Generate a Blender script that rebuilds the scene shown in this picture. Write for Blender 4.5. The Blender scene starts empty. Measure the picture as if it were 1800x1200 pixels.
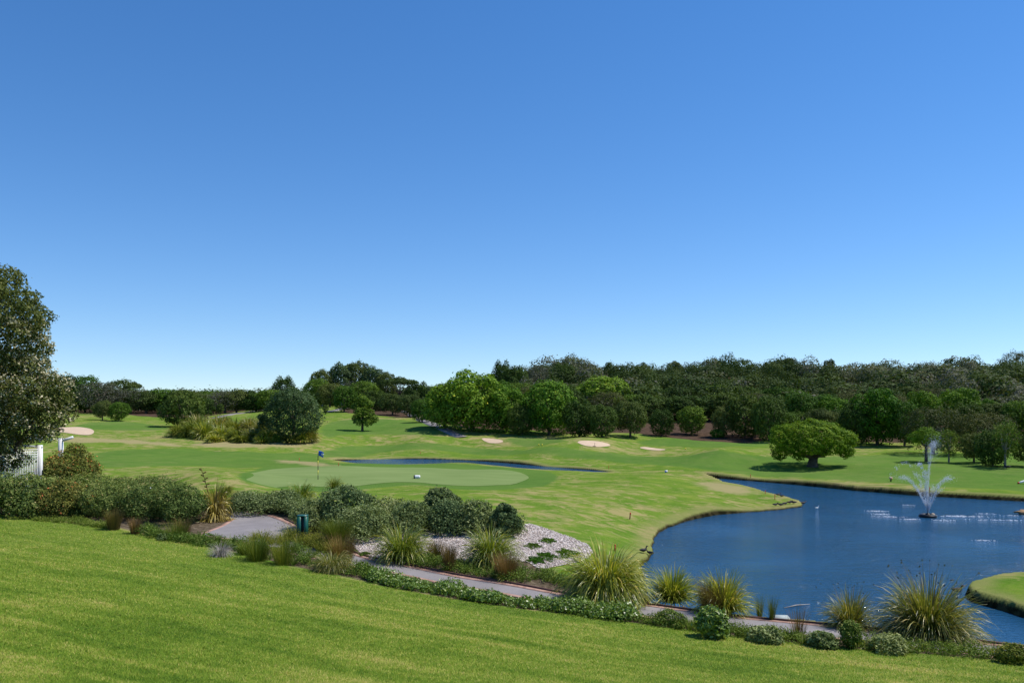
import bpy, math, numpy as np
from mathutils import Vector
from mathutils.geometry import delaunay_2d_cdt
SC = bpy.context.scene
COL = SC.collection
F, YH, CZ = 1413.0, 690.0, 8.0          # focal length and horizon of the view in photo pixels, eye height over the pond
PI = math.pi
R0 = np.random.RandomState

# ------------------------------------------------------------------ small helpers
def T(o, label=None, cat=None, group=None, kind=None):
    if label: o['label'] = label
    if cat: o['category'] = cat
    if group: o['group'] = group
    if kind: o['kind'] = kind
    return o
def link(o, parent=None):
    COL.objects.link(o)
    if parent: o.parent = parent
    return o
def empty(name, loc, rz=0.0):
    o = bpy.data.objects.new(name, None); o.location = loc; o.rotation_euler = (0, 0, rz); o.empty_display_size = .2
    return link(o)
def mesh(name, V, faces, mat, attrs=None, smooth=False):
    """V (n,3); faces: (m,k) index array or a list of such; one mesh."""
    if not isinstance(faces, list): faces = [faces]
    V = np.asarray(V, dtype=np.float32)
    me = bpy.data.meshes.new(name)
    me.vertices.add(len(V)); me.vertices.foreach_set('co', V.ravel())
    idx = np.concatenate([np.asarray(f).ravel() for f in faces]).astype(np.int32)
    tot = np.concatenate([np.full(len(f), np.asarray(f).shape[1]) for f in faces])
    st = np.concatenate([[0], np.cumsum(tot)[:-1]]).astype(np.int32)
    me.loops.add(len(idx)); me.loops.foreach_set('vertex_index', idx)
    me.polygons.add(len(tot)); me.polygons.foreach_set('loop_start', st)
    me.update(calc_edges=True)
    if smooth: me.polygons.foreach_set('use_smooth', np.ones(len(tot), dtype=bool))
    for k, (dom, val) in (attrs or {}).items():
        a = me.attributes.new(k, 'FLOAT', dom); a.data.foreach_set('value', np.asarray(val, dtype=np.float32).ravel())
    for m in (mat if isinstance(mat, (list, tuple)) else [mat]): me.materials.append(m)
    return me
def obj(name, me, parent=None, loc=(0, 0, 0)):
    o = bpy.data.objects.new(name, me); o.location = loc
    return link(o, parent)
class MB:
    """collects shapes with faces of any size into one mesh"""
    def __init__(s): s.V = []; s.F = {}; s.n = 0; s.A = {}
    def add(s, V, Fc, rnd=0.5):
        Fc = np.asarray(Fc); k = Fc.shape[1]
        s.V.append(np.asarray(V, float)); s.F.setdefault(k, []).append(Fc + s.n); s.n += len(V)
        s.A.setdefault(k, []).append(np.broadcast_to(np.asarray(rnd, float), (len(Fc),)))
        return s
    def box(s, c, d, rz=0.0, rnd=.5):
        x, y, z = [v / 2 for v in d]
        V = np.array([(i * x, j * y, k * z) for k in (-1, 1) for j in (-1, 1) for i in (-1, 1)])
        ca, sa = math.cos(rz), math.sin(rz)
        V = np.c_[V[:, 0] * ca - V[:, 1] * sa, V[:, 0] * sa + V[:, 1] * ca, V[:, 2]] + np.asarray(c)
        return s.add(V, [(0, 2, 3, 1), (4, 5, 7, 6), (0, 1, 5, 4), (2, 6, 7, 3), (0, 4, 6, 2), (1, 3, 7, 5)], rnd)
    def tube(s, P, r, sides=8, rnd=.5, sx=1.0, sz=1.0):
        P = np.asarray(P, float); n = len(P); r = np.broadcast_to(np.asarray(r, float), (n,))
        Tn = np.gradient(P, axis=0); Tn /= np.linalg.norm(Tn, axis=1)[:, None] + 1e-9
        ref = np.array([0, 0, 1.]) if abs(Tn[:, 2]).mean() < .8 else np.array([1., 0, 0])
        A = np.cross(Tn, ref); A /= np.linalg.norm(A, axis=1)[:, None] + 1e-9
        B = np.cross(A, Tn); t = np.linspace(0, 2 * PI, sides, endpoint=False)
        V = P[:, None] + r[:, None, None] * (A[:, None] * np.cos(t)[None, :, None] * sx + B[:, None] * np.sin(t)[None, :, None] * sz)
        V = np.concatenate([V.reshape(-1, 3), P[:1], P[-1:]])
        q = []; tr = []
        for i in range(n - 1):
            for j in range(sides):
                k = (j + 1) % sides; q.append((i * sides + j, i * sides + k, (i + 1) * sides + k, (i + 1) * sides + j))
        for j in range(sides):
            k = (j + 1) % sides; tr.append((n * sides, k, j)); tr.append((n * sides + 1, (n - 1) * sides + j, (n - 1) * sides + k))
        s.V.append(V); s.F.setdefault(4, []).append(np.array(q) + s.n); s.F.setdefault(3, []).append(np.array(tr) + s.n); s.n += len(V)
        s.A.setdefault(4, []).append(np.full(len(q), rnd)); s.A.setdefault(3, []).append(np.full(len(tr), rnd))
        return s
    def mesh(s, name, mat, smooth=False):
        ks = sorted(s.F)
        return mesh(name, np.concatenate(s.V), [np.concatenate(s.F[k]) for k in ks], mat,
                    {'rnd': ('FACE', np.concatenate([np.concatenate(s.A[k]) for k in ks]))}, smooth)
    def build(s, name, mat, parent=None, loc=(0, 0, 0), smooth=False):
        return obj(name, s.mesh(name, mat, smooth), parent, loc)

def vnoise(x, y, seed):
    """smooth value noise, 0..1"""
    G = R0(seed).rand(256, 256); xi = np.floor(x).astype(int); yi = np.floor(y).astype(int); fx = x - xi; fy = y - yi; fx = fx * fx * (3 - 2 * fx); fy = fy * fy * (3 - 2 * fy)
    g = lambda i, j: G[(xi + i) & 255, (yi + j) & 255]
    return (g(0, 0) * (1 - fx) + g(1, 0) * fx) * (1 - fy) + (g(0, 1) * (1 - fx) + g(1, 1) * fx) * fy
# ------------------------------------------------------------------ terrain height
def P0(px, py, z):
    d = F * (CZ - z) / (py - YH)
    return ((px - 900) / F * d, d, z)
CP = [P0(*c) for c in [
 (1800,1200,1.25),(900,1200,2.6),(0,1200,3.6),(450,1200,3.1),(1350,1200,1.9),(0,1050,2.75),(450,1080,2.2),(900,1120,1.65),(1350,1160,1.2),
 (0,905,1.65),(200,925,1.5),(400,968,1.35),(600,1013,1.15),(800,1053,1.0),(1000,1078,.92),(1200,1105,.85),(1500,1140,.82),(1800,1163,.82),
 (1800,1140,.7),(1500,1105,.68),(1240,1078,.7),(1000,1044,.8),(800,1010,.95),(640,982,1.1),(450,925,1.3),(400,900,1.4),(300,900,1.5),
 (1100,1052,.72),(1350,1086,.66),(1650,1120,.66),(2100,1170,.7),(-300,900,2.0),(-300,1100,3.4),
 (800,945,1.25),(700,930,1.3),(900,960,1.15),(1000,975,1.0),(940,940,1.2),(1050,1000,.62),(1060,960,.85),(1120,985,.3),
 (1100,900,.85),(1000,900,1.25),(950,870,1.5),(880,858,1.5),(1150,940,.13),(1200,918,.12),(1180,880,.75),(1250,885,.55),(1300,890,.25),(1400,886,.12),(1300,866,.4),(1240,850,.6),(1200,850,.85),(1050,850,1.15),(1150,835,.95),
 (1100,830,.6),(1250,838,.45),
 (560,843,1.35),(560,822,1.3),(450,830,1.35),(700,855,1.25),(700,820,1.15),(900,850,1.15),(900,828,1.1),(800,868,1.75),(740,862,1.6),
 (395,829,2.6),(345,834,2.1),(445,834,1.75),(370,848,1.7),(300,850,1.5),(330,828,1.5),(400,812,1.2),(430,858,1.3),(520,860,1.3),(620,862,1.4),
 (600,806,.52),(820,804,.52),(1070,825,.5),(960,815,.52),(740,800,.52),(900,804,.75),
 (700,796,.62),(1000,806,.9),(900,790,.95),(900,780,1.35),(800,780,1.3),(800,790,.85),(700,780,1.3),(900,770,1.9),(900,762,2.2),(900,755,2.6),(1000,770,2.0),
 (1100,786,1.3),(1150,780,1.45),(1045,780,1.9),(1045,770,2.3),(985,782,1.9),(1000,762,2.3),(1100,760,2.3),(1200,765,2.0),(1200,785,1.3),(1200,800,1.05),(1265,788,2.0),(1300,775,1.5),(1330,765,2.0),
 (1300,840,.38),(1400,848,.38),(1500,857,.36),(1600,865,.36),(1700,871,.36),(1800,876,.36),(1950,886,.36),
 (1430,820,.65),(1300,815,.7),(1550,825,.65),(1700,815,.8),(1800,825,.8),(1430,795,.85),(1600,795,.85),(1500,782,1.0),(1700,790,1.0),(1900,800,1.0),(1900,785,1.3),
 (560,775,1.9),(450,778,1.85),(300,775,1.9),(200,790,1.6),(200,772,2.0),(150,757,2.6),(200,745,2.5),(130,735,3.0),(0,735,3.2),(0,770,2.2),(100,800,1.6),(-100,850,1.7),
 (320,748,2.4),(450,742,2.8),(450,727,3.4),(390,728,3.1),(300,730,2.9),(600,760,2.3),(635,757,2.4),(600,740,3.3),(640,725,4.1),(590,715,4.9),(700,725,4.0),(700,750,2.8),(760,750,3.0),(740,732,3.7),(800,765,2.1),(745,770,2.0),
 (560,795,.85),(650,790,.78),(480,800,1.25)]]
CP += [(-90,200,3.2),(-60,215,3.4),(-20,215,4.0),(-10,180,4.2),(-120,240,3.2),(-60,260,3.2),(-40,200,4.6),
       (0,140,3.6),(25,140,3.2),(50,135,3.0),(75,130,2.6),(90,120,1.8),(10,165,6.2),(30,165,6.0),(60,160,6.0),(90,150,5.5),(120,140,5.0),
       (0,190,8.8),(30,195,9.6),(60,195,10.2),(100,190,9.6),(130,180,9.6),(160,170,9.6),(20,225,11.2),(60,225,11.6),(100,220,10.6),(150,215,11.0),(190,200,12),(-5,225,7.5),
       (60,300,7),(0,320,4),(-90,330,3),(160,300,7),(0,600,2.5),(-300,600,2.5),(300,600,3),(-200,180,3.5),(-400,1200,1),(400,1200,1),(0,2500,0),
       (0,6,4.9),(-5,2,6.0),(5,2,6.0),(0,-5,6.5),(10,8,3.6),(-10,6,5.0)]
CP = np.array(CP)
def uv(x, y):
    yy = np.maximum(y, -8.0) + 16.0
    return np.stack([x / yy * 1.3, np.log(yy / 16.0)], -1)
def _K(r2): return np.where(r2 > 1e-12, r2 * np.log(np.maximum(r2, 1e-12)) * .5, 0.0)
_U = uv(CP[:, 0], CP[:, 1]); _n = len(_U)
_A = np.zeros((_n + 3, _n + 3)); _A[:_n, :_n] = _K(((_U[:, None] - _U[None]) ** 2).sum(-1)) + np.eye(_n) * 1.5e-4
_A[:_n, _n] = 1; _A[:_n, _n + 1:] = _U; _A[_n, :_n] = 1; _A[_n + 1:, :_n] = _U.T
_W = np.linalg.solve(_A, np.concatenate([CP[:, 2], [0, 0, 0]]))
def height(x, y):
    x = np.asarray(x, float); y = np.asarray(y, float); sh = x.shape
    x = x.ravel(); y = y.ravel(); out = np.empty(len(x))
    for i in range(0, len(x), 40000):
        X = x[i:i+40000]; Y = y[i:i+40000]; q = uv(X, Y)
        z = _K(((q[:, None] - _U[None]) ** 2).sum(-1)) @ _W[:_n] + _W[_n] + q @ _W[_n + 1:]
        r = np.clip((Y - 46) / 25, 0, 1) * np.clip((230 - Y) / 60, 0, 1)
        z += r * (.10 * np.sin(X * .33 + 1.3 * np.sin(Y * .11)) * np.sin(Y * .27 + 1.1 * np.sin(X * .13 + 2)) + .05 * np.sin(X * .71 + Y * .4) * np.sin(Y * .63 - X * .2 + 1))
        hl = np.clip((Y - 185) / 15, 0, 1) * np.clip((320 - Y) / 60, 0, 1) * np.clip((X + 15) / 20, 0, 1)
        z += hl * (1.3 * np.sin(X * .21 + 1.2 * np.sin(Y * .05)) * np.sin(X * .083 + 1) + .6 * np.sin(X * .47 + Y * .1))
        z += .025 * np.sin(X * .9 + .7 * np.sin(Y * .5)) * np.sin(Y * .8 + 2)
        far = np.clip((Y - 450) / 400, 0, 1); z = z * (1 - far) + np.minimum(z, 3.0) * far
        out[i:i+40000] = np.clip(z, .15, 16)
    return out.reshape(sh)
_D = np.geomspace(8, 420, 420)
def on_ground(px, py, hf=height):
    """where the line of sight through a photo pixel first meets the ground"""
    x = (px - 900) / F * _D; z = CZ - (py - YH) / F * _D
    g = hf(x, _D) - z
    k = np.argmax(g > 0) if (g > 0).any() else len(_D) - 1
    if k == 0: d = _D[0]
    else:
        t = g[k-1] / (g[k-1] - g[k]) if g[k] != g[k-1] else 0; d = _D[k-1] + t * (_D[k] - _D[k-1])
    X = (px - 900) / F * d
    return np.array([X, d, float(hf(np.array([X]), np.array([d]))[0])])
def smooth_poly(P, it=2, closed=True):
    P = np.asarray(P, float)
    for _ in range(it):
        Q = np.roll(P, -1, 0) if closed else P[1:]
        A = P if closed else P[:-1]
        N = np.stack([A * .75 + Q * .25, A * .25 + Q * .75], 1).reshape(-1, P.shape[1])
        P = N if closed else np.concatenate([P[:1], N, P[-1:]])
    return P
def gpoly(pts, it=2, closed=True): return smooth_poly([on_ground(*p)[:2] for p in pts], it, closed)
def zpoly(pts, z): return np.array([P0(p[0], p[1], z)[:2] for p in pts])
def inside(X, Y, P):
    c = np.zeros(X.shape, bool); n = len(P)
    for i in range(n):
        x1, y1 = P[i]; x2, y2 = P[(i + 1) % n]
        if y1 == y2: continue
        m = (Y < y1) != (Y < y2)
        c ^= m & (X < (x2 - x1) * (Y - y1) / (y2 - y1) + x1)
    return c
def sdf(X, Y, P, margin=6.0, closed=True):
    """signed distance to a polygon, positive inside"""
    margin = float(margin); out = np.full(X.shape, -margin); b0 = P.min(0) - margin; b1 = P.max(0) + margin
    m = (X > b0[0]) & (X < b1[0]) & (Y > b0[1]) & (Y < b1[1])
    x = X[m]; y = Y[m]; d = np.full(x.shape, 1e9)
    for i in range(len(P) if closed else len(P) - 1):
        a = P[i]; b = P[(i + 1) % len(P)]; ab = b - a; L = max((ab ** 2).sum(), 1e-9)
        t = np.clip(((x - a[0]) * ab[0] + (y - a[1]) * ab[1]) / L, 0, 1)
        d = np.minimum(d, (x - a[0] - t * ab[0]) ** 2 + (y - a[1] - t * ab[1]) ** 2)
    d = np.sqrt(d)
    if closed: d = np.where(inside(x, y, P), d, -d)
    else: d = -d
    out[m] = np.maximum(d, -margin)
    return out

# ------------------------------------------------------------------ layout of the ground (photo pixels, dropped on the terrain)
far_edge = [(408,897),(440,898),(480,904),(512,917),(560,948),(635,977),(700,990),(750,1000),(800,1010),(900,1026),(990,1043),(1100,1057),(1240,1076),(1300,1084),(1400,1093),(1500,1102),(1650,1119),(1800,1137),(1950,1153)]
near_edge = [(1950,1178),(1800,1161),(1650,1144),(1500,1126),(1400,1116),(1300,1106),(1240,1099),(1100,1080),(990,1064),(900,1047),(800,1030),(700,1009),(640,1000),(560,985),(500,972),(440,957),(380,944),(340,941),(360,934),(385,925),(405,912)]
FE = gpoly(far_edge, 2, False); NE = gpoly(near_edge, 2, False)
PATH = np.concatenate([FE, NE])
lawn_edge = [(-500,860),(-250,880),(0,905),(100,918),(200,928),(300,947),(400,970),(500,995),(600,1015),(700,1036),(800,1054),(900,1069),(1000,1080),(1100,1094),(1200,1106),(1300,1120),(1400,1131),(1500,1141),(1600,1149),(1700,1158),(1800,1165),(2000,1182),(2300,1210)]
LE = gpoly(lawn_edge, 2, False)
LAWN = np.concatenate([LE, [(35, 5), (35, -12), (-50, -12), (-60, 20)]])
# pond at z = 0
near_w = FE[FE[:, 0] > on_ground(1120, 1060)[0]] + np.array([0.05, .75])
POND = np.concatenate([near_w, zpoly([(2050,1100)], 0), zpoly([(2050,893),(1800,881),(1700,876),(1600,870),(1500,862),(1400,852),(1320,845),(1240,839)], 0),
    smooth_poly(zpoly([(1275,853),(1310,860),(1345,868),(1380,876),(1424,888),(1385,895),(1320,900),(1260,904),(1205,916),(1158,934),(1150,956),(1152,975),(1128,996)], 0), 2, False)])
ISLE = smooth_poly(zpoly([(1688,1046),(1705,1034),(1740,1024),(1800,1016),(1950,1008),(2100,1010),(2100,1120),(1950,1112),(1850,1100),(1800,1086),(1750,1070),(1712,1060)], 0), 2)
STREAM = smooth_poly(zpoly([(575,811),(640,807),(760,806),(860,811),(960,820),(1090,830),(1050,833),(1000,831),(900,823),(830,818),(760,818),(680,820),(610,819)], .3), 2)
GREEN = gpoly([(420,838),(450,826),(520,821),(640,820),(780,822),(880,825),(925,833),(932,841),(905,851),(850,855),(790,853),(720,846),(650,850),(600,857),(500,851)])
FRINGE = gpoly([(395,838),(440,822),(520,815),(700,814),(850,818),(940,824),(975,832),(985,842),(950,856),(880,862),(800,860),(740,850),(660,857),(600,864),(480,858)])
BUNK = [gpoly(b) for b in ([(95,752),(125,750),(152,751),(168,758),(160,765),(140,764),(100,760)], [(843,770),(862,770),(888,775),(878,779),(858,779)],
    [(1013,776),(1030,774),(1055,776),(1077,782),(1062,786),(1035,785),(1020,781)], [(1121,786),(1140,785),(1175,790),(1160,792),(1135,789.5)])]
FAIR = [gpoly(b, 2) for b in (
    [(562,790),(640,779),(740,778),(860,785),(1000,792),(1120,799),(1300,806),(1500,800),(1800,795),(2000,800),(2000,868),(1850,866),(1700,858),(1560,850),(1400,838),(1250,828),(1130,815),(980,803),(800,793),(680,793)],
    [(150,800),(200,790),(300,787),(420,795),(540,797),(600,787),(700,783),(640,800),(520,822),(440,822),(300,818),(160,825)],
    [(570,742),(640,735),(720,738),(790,760),(760,768),(680,762),(600,762),(575,770),(560,760)],
    [(1120,772),(1250,768),(1350,775),(1350,784),(1280,786),(1200,784),(1120,781)],
    [(130,745),(200,740),(300,748),(300,757),(200,756),(135,754)],
    [(880,770),(980,770),(1000,775),(960,782),(900,781)])]
WOOD = [gpoly([(745,733),(790,750),(900,754),(960,759),(1020,764),(1110,760),(1160,768),(1260,776),(1340,777),(1365,768),(1500,777),(1620,778),(1680,778),(1980,782),(2100,770),(2100,720),(1500,720),(900,715)], 1),
        gpoly([(100,724),(250,731),(300,735),(380,731),(470,718),(470,712),(100,712)], 1), gpoly([(590,722),(640,728),(700,733),(745,735),(745,715),(600,713)], 1)]
TAN = [gpoly([(110,772),(160,769),(220,772),(280,777),(330,784),(300,783),(200,777),(120,777)], 1), gpoly([(340,778),(440,774),(560,776),(540,783),(420,787),(350,784)], 1),
       gpoly([(1225,845),(1290,852),(1330,866),(1285,868),(1235,855)], 1), gpoly([(480,808),(530,810),(600,820),(540,817)], 1)]
BEDP = gpoly([(1950,1153),(1500,1102),(1100,1057),(800,1010),(635,977),(560,948),(512,917),(480,904),(408,897),(405,893),(350,886),(200,880),(100,875),(-300,880),(-400,895),(0,903),(100,916),(200,926),(300,945),(400,967),(500,992),(600,1012),(700,1034),(800,1052),(900,1067),(1000,1078),(1100,1092),(1200,1104),(1300,1118),(1400,1129),(1500,1139),(1600,1147),(1800,1163),(2000,1180)], 0)
BEDQ = gpoly([(408,895),(420,889),(480,888),(540,900),(640,912),(700,912),(760,908),(850,912),(905,925),(925,930),(925,945),(960,1010),(1010,1030),(1000,1044),(900,1027),(700,991),(560,949),(480,905)], 1)
GRAVEL = gpoly([(612,950),(660,938),(720,934),(800,932),(880,934),(918,922),(935,920),(985,938),(1048,965),(1030,985),(985,994),(950,1002),(925,985),(860,985),(760,985),(700,992),(640,980)], 1)
DIRT = gpoly([(1010,1032),(1080,1030),(1130,1040),(1200,1052),(1250,1066),(1300,1075),(1310,1084),(1240,1075),(1100,1056),(1000,1043)], 1)
FPATH = [gpoly(b, 1, False) for b in ([(575,724),(600,719),(625,715),(655,713)], [(706,722),(735,735),(770,750),(800,764),(812,768)], [(372,735),(400,729),(440,724),(468,720)])]
def water_sdf(X, Y):
    p = np.minimum(sdf(X, Y, POND, 12), -sdf(X, Y, ISLE, 12))
    p = p + .07 * np.sin(X * 1.3 + 2 * np.sin(Y * .8)) * np.sin(Y * 1.7 + X * .4) + .035 * np.sin(X * 3.1 + Y * 2 + 2 * np.sin(X * .7)) * np.sin(Y * 4.1 - X)
    return p, sdf(X, Y, STREAM, 12)
def ground_z(X, Y, z=None):
    z = height(X, Y) if z is None else z
    p, s = water_sdf(X, Y)
    isl = sdf(X, Y, ISLE, 12); z = np.where(isl > -.5, .38 + .10 * np.clip(isl, 0, 1.5) , z)
    tp = np.clip((p + .18) / .36, 0, 1); ts = np.clip((s + .2) / .4, 0, 1)
    z = z * (1 - tp) + (-.45) * tp
    return z * (1 - ts) + (-.1) * ts
# ------------------------------------------------------------------ materials
def newmat(name):
    m = bpy.data.materials.new(name); m.use_nodes = True; nt = m.node_tree
    b = nt.nodes['Principled BSDF']; return m, nt, b
def N(nt, t, **kw):
    n = nt.nodes.new(t)
    for k, v in kw.items():
        if k in n.inputs.keys() if hasattr(n.inputs, 'keys') else False: n.inputs[k].default_value = v
        else: setattr(n, k, v)
    return n
def L(nt, a, b): nt.links.new(a, b)
def ramp(nt, stops, fac=None):
    r = nt.nodes.new('ShaderNodeValToRGB'); e = r.color_ramp.elements
    while len(e) < len(stops): e.new(.5)
    for i, (p, c) in enumerate(stops):
        e[i].position = p; e[i].color = (*c, 1) if len(c) == 3 else c
    if fac is not None: L(nt, fac, r.inputs[0])
    return r.outputs[0]
def noise(nt, vec, scale, detail=3, rough=.55, dist=0):
    n = nt.nodes.new('ShaderNodeTexNoise'); n.inputs['Scale'].default_value = scale; n.inputs['Detail'].default_value = detail
    n.inputs['Roughness'].default_value = rough; n.inputs['Distortion'].default_value = dist
    if vec is not None: L(nt, vec, n.inputs['Vector'])
    return n.outputs[0]
def pos(nt, scale=(1, 1, 1), rot=0.0):
    g = nt.nodes.new('ShaderNodeNewGeometry'); m = nt.nodes.new('ShaderNodeMapping'); m.inputs['Scale'].default_value = scale
    m.inputs['Rotation'].default_value = (0, 0, rot); L(nt, g.outputs['Position'], m.inputs['Vector']); return m.outputs[0]
def attr(nt, name):
    a = nt.nodes.new('ShaderNodeAttribute'); a.attribute_name = name; return a.outputs['Fac']
def maprange(nt, v, a, b, c=0., d=1.):
    m = nt.nodes.new('ShaderNodeMapRange'); m.inputs[1].default_value = a; m.inputs[2].default_value = b; m.inputs[3].default_value = c; m.inputs[4].default_value = d
    L(nt, v, m.inputs[0]); return m.outputs[0]
def mixc(nt, f, a, b, mode='MIX'):
    m = nt.nodes.new('ShaderNodeMix'); m.data_type = 'RGBA'; m.blend_type = mode
    if isinstance(f, (int, float)): m.inputs[0].default_value = f
    else: L(nt, f, m.inputs[0])
    for s, v in ((6, a), (7, b)):
        if isinstance(v, tuple): m.inputs[s].default_value = (*v, 1)
        else: L(nt, v, m.inputs[s])
    return m.outputs[2]
def math2(nt, op, a, b):
    m = nt.nodes.new('ShaderNodeMath'); m.operation = op
    for s, v in ((0, a), (1, b)):
        if isinstance(v, (int, float)): m.inputs[s].default_value = v
        else: L(nt, v, m.inputs[s])
    return m.outputs[0]
def bump(nt, b, h, strength=.4, dist=.05):
    n = nt.nodes.new('ShaderNodeBump'); n.inputs['Strength'].default_value = strength; n.inputs['Distance'].default_value = dist
    L(nt, h, n.inputs['Height']); L(nt, n.outputs[0], b.inputs['Normal'])
def simple(name, col, rough=.7, var=.25, scale=6.0, spec=.3, bmp=.2, metal=0.):
    m, nt, b = newmat(name); v = noise(nt, pos(nt), scale, 4)
    c = ramp(nt, [(.3, tuple(x * (1 - var) for x in col)), (.7, tuple(min(1, x * (1 + var)) for x in col))], v)
    L(nt, c, b.inputs['Base Color']); b.inputs['Roughness'].default_value = rough; b.inputs['Specular IOR Level'].default_value = spec
    b.inputs['Metallic'].default_value = metal
    if bmp: bump(nt, b, noise(nt, pos(nt), scale * 4, 3), bmp, .02)
    return m
def leafmat(name, stops, trans=.22, rough=.6, spec=.08, hv=.05):
    """foliage: colour from a random value on every leaf, shifted a little from plant to plant; some light passes through"""
    m, nt, b = newmat(name)
    c = ramp(nt, stops, attr(nt, 'rnd'))
    oi = nt.nodes.new('ShaderNodeObjectInfo'); h = nt.nodes.new('ShaderNodeHueSaturation')
    L(nt, maprange(nt, oi.outputs['Random'], 0, 1, .5 - hv * .4, .5 + hv * .3), h.inputs['Hue'])
    L(nt, maprange(nt, oi.outputs['Random'], 0, 1, 1 + hv * 4, 1 - hv * 4), h.inputs['Value'])
    L(nt, c, h.inputs['Color']); L(nt, h.outputs[0], b.inputs['Base Color'])
    b.inputs['Roughness'].default_value = rough; b.inputs['Specular IOR Level'].default_value = spec
    t = nt.nodes.new('ShaderNodeBsdfTranslucent'); L(nt, mixc(nt, 1.0, h.outputs[0], (1.25, 1.3, .55), 'MULTIPLY'), t.inputs['Color'])
    s = nt.nodes.new('ShaderNodeMixShader'); s.inputs[0].default_value = trans
    L(nt, b.outputs[0], s.inputs[1]); L(nt, t.outputs[0], s.inputs[2])
    L(nt, s.outputs[0], nt.nodes['Material Output'].inputs['Surface'])
    return m
def grade(lo, mid, hi): return [(0, lo), (.5, mid), (1, hi)]

def turf(nt, kind):
    """colour of mown or rough turf in world space"""
    p = pos(nt)
    big = noise(nt, p, .09, 3); med = noise(nt, pos(nt, (1, 1.2, 1), .35), .5, 5, .65); fine = noise(nt, pos(nt), 5.0, 3, .7); hair = noise(nt, pos(nt), 26.0, 2, .8)
    if kind == 'lawn':
        streak = noise(nt, pos(nt, (.35, 1.8, 1), -.42), 1.3, 3, .6)
        c = ramp(nt, [(.30, (.070, .160, .016)), (.5, (.160, .250, .032)), (.7, (.26, .31, .058))], math2(nt, 'ADD', math2(nt, 'MULTIPLY', streak, .6), math2(nt, 'MULTIPLY', med, .4)))
        c = mixc(nt, maprange(nt, fine, .40, .68), c, (.27, .29, .08))
        c = mixc(nt, maprange(nt, big, .5, .75, 0, .55), c, (.085, .170, .016))
        c = mixc(nt, maprange(nt, hair, .3, .7, 0, .5), c, (.055, .115, .012))
    elif kind == 'fair':
        c = ramp(nt, [(.3, (.070, .155, .028)), (.7, (.100, .190, .034))], med)
        c = mixc(nt, maprange(nt, big, .4, .7, 0, .6), c, (.125, .210, .040))
        c = mixc(nt, maprange(nt, fine, .3, .75, 0, .3), c, (.12, .17, .05))
    elif kind == 'green':
        c = ramp(nt, [(.3, (.150, .215, .070)), (.7, (.20, .26, .095))], noise(nt, pos(nt, (.3, 1, 1), .1), .5, 3))
    else:
        c = ramp(nt, [(.25, (.068, .158, .016)), (.5, (.118, .205, .024)), (.75, (.205, .260, .042))], med)
        c = mixc(nt, maprange(nt, fine, .45, .75, 0, .5), c, (.20, .225, .06))
        dry = noise(nt, pos(nt, (.85, 1.2, 1), .5), .7, 6, .74, .6)
        dry2 = noise(nt, pos(nt), .06, 2)
        f = maprange(nt, math2(nt, 'ADD', dry, math2(nt, 'MULTIPLY', dry2, .45)), .715, .85)
        c = mixc(nt, math2(nt, 'MULTIPLY', f, .7), c, (.38, .29, .14))
    return c, fine, hair
def m_lawn():
    m, nt, b = newmat('lawn_turf'); c, f, h = turf(nt, 'lawn'); L(nt, c, b.inputs['Base Color']); b.inputs['Roughness'].default_value = .9
    b.inputs['Specular IOR Level'].default_value = .0; bump(nt, b, math2(nt, 'ADD', f, h), .8, .05); return m
def m_green():
    m, nt, b = newmat('green_turf'); c, f, h = turf(nt, 'green'); L(nt, c, b.inputs['Base Color']); b.inputs['Roughness'].default_value = .8
    b.inputs['Specular IOR Level'].default_value = .0; return m
def m_ground():
    m, nt, b = newmat('course_turf')
    c, f, h = turf(nt, 'rough'); cf, _, _ = turf(nt, 'fair')
    wob = maprange(nt, noise(nt, pos(nt), .9, 3), 0, 1, -.5, .5)
    def mask(a, lo=-.05, hi=.12, w=.5): return maprange(nt, math2(nt, 'ADD', attr(nt, a), math2(nt, 'MULTIPLY', wob, w)), lo, hi)
    c = mixc(nt, math2(nt, 'MULTIPLY', mask('fairway', -.3, .5, 1.2), .85), c, cf)
    c = mixc(nt, mask('fringe', -.1, .3, .5), c, cf)
    c = mixc(nt, math2(nt, 'MULTIPLY', mask('dry', -.8, .3, 3.0), .8), c, (.34, .28, .14))
    # worn, dry lip of turf along the water, then bare brown soil down the bank, its near-black patches painting the undercut's shade
    lip = math2(nt, 'MULTIPLY', maprange(nt, math2(nt, 'ADD', attr(nt, 'shore'), math2(nt, 'MULTIPLY', wob, 1.2)), -1.3, -.5), .55)
    c = mixc(nt, lip, c, (.27, .24, .10))
    c = mixc(nt, maprange(nt, attr(nt, 'shore'), -.18, -.10), c, ramp(nt, [(.4, (.020, .017, .008)), (.6, (.070, .058, .026))], noise(nt, pos(nt), 2.2, 3)))
    litter = ramp(nt, [(.3, (.045, .030, .020)), (.7, (.12, .080, .056))], noise(nt, pos(nt), 1.5, 5, .7))
    c = mixc(nt, mask('wood', -.2, .4, 1.6), c, litter)
    mulch = ramp(nt, [(.3, (.045, .035, .022)), (.5, (.11, .085, .055)), (.72, (.26, .21, .15))], noise(nt, pos(nt), 5, 5, .75))
    c = mixc(nt, mask('bed', -.05, .15, .4), c, mulch)
    L(nt, c, b.inputs['Base Color']); b.inputs['Roughness'].default_value = .85; b.inputs['Specular IOR Level'].default_value = .0
    bump(nt, b, math2(nt, 'ADD', f, h), .6, .06); return m
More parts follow.
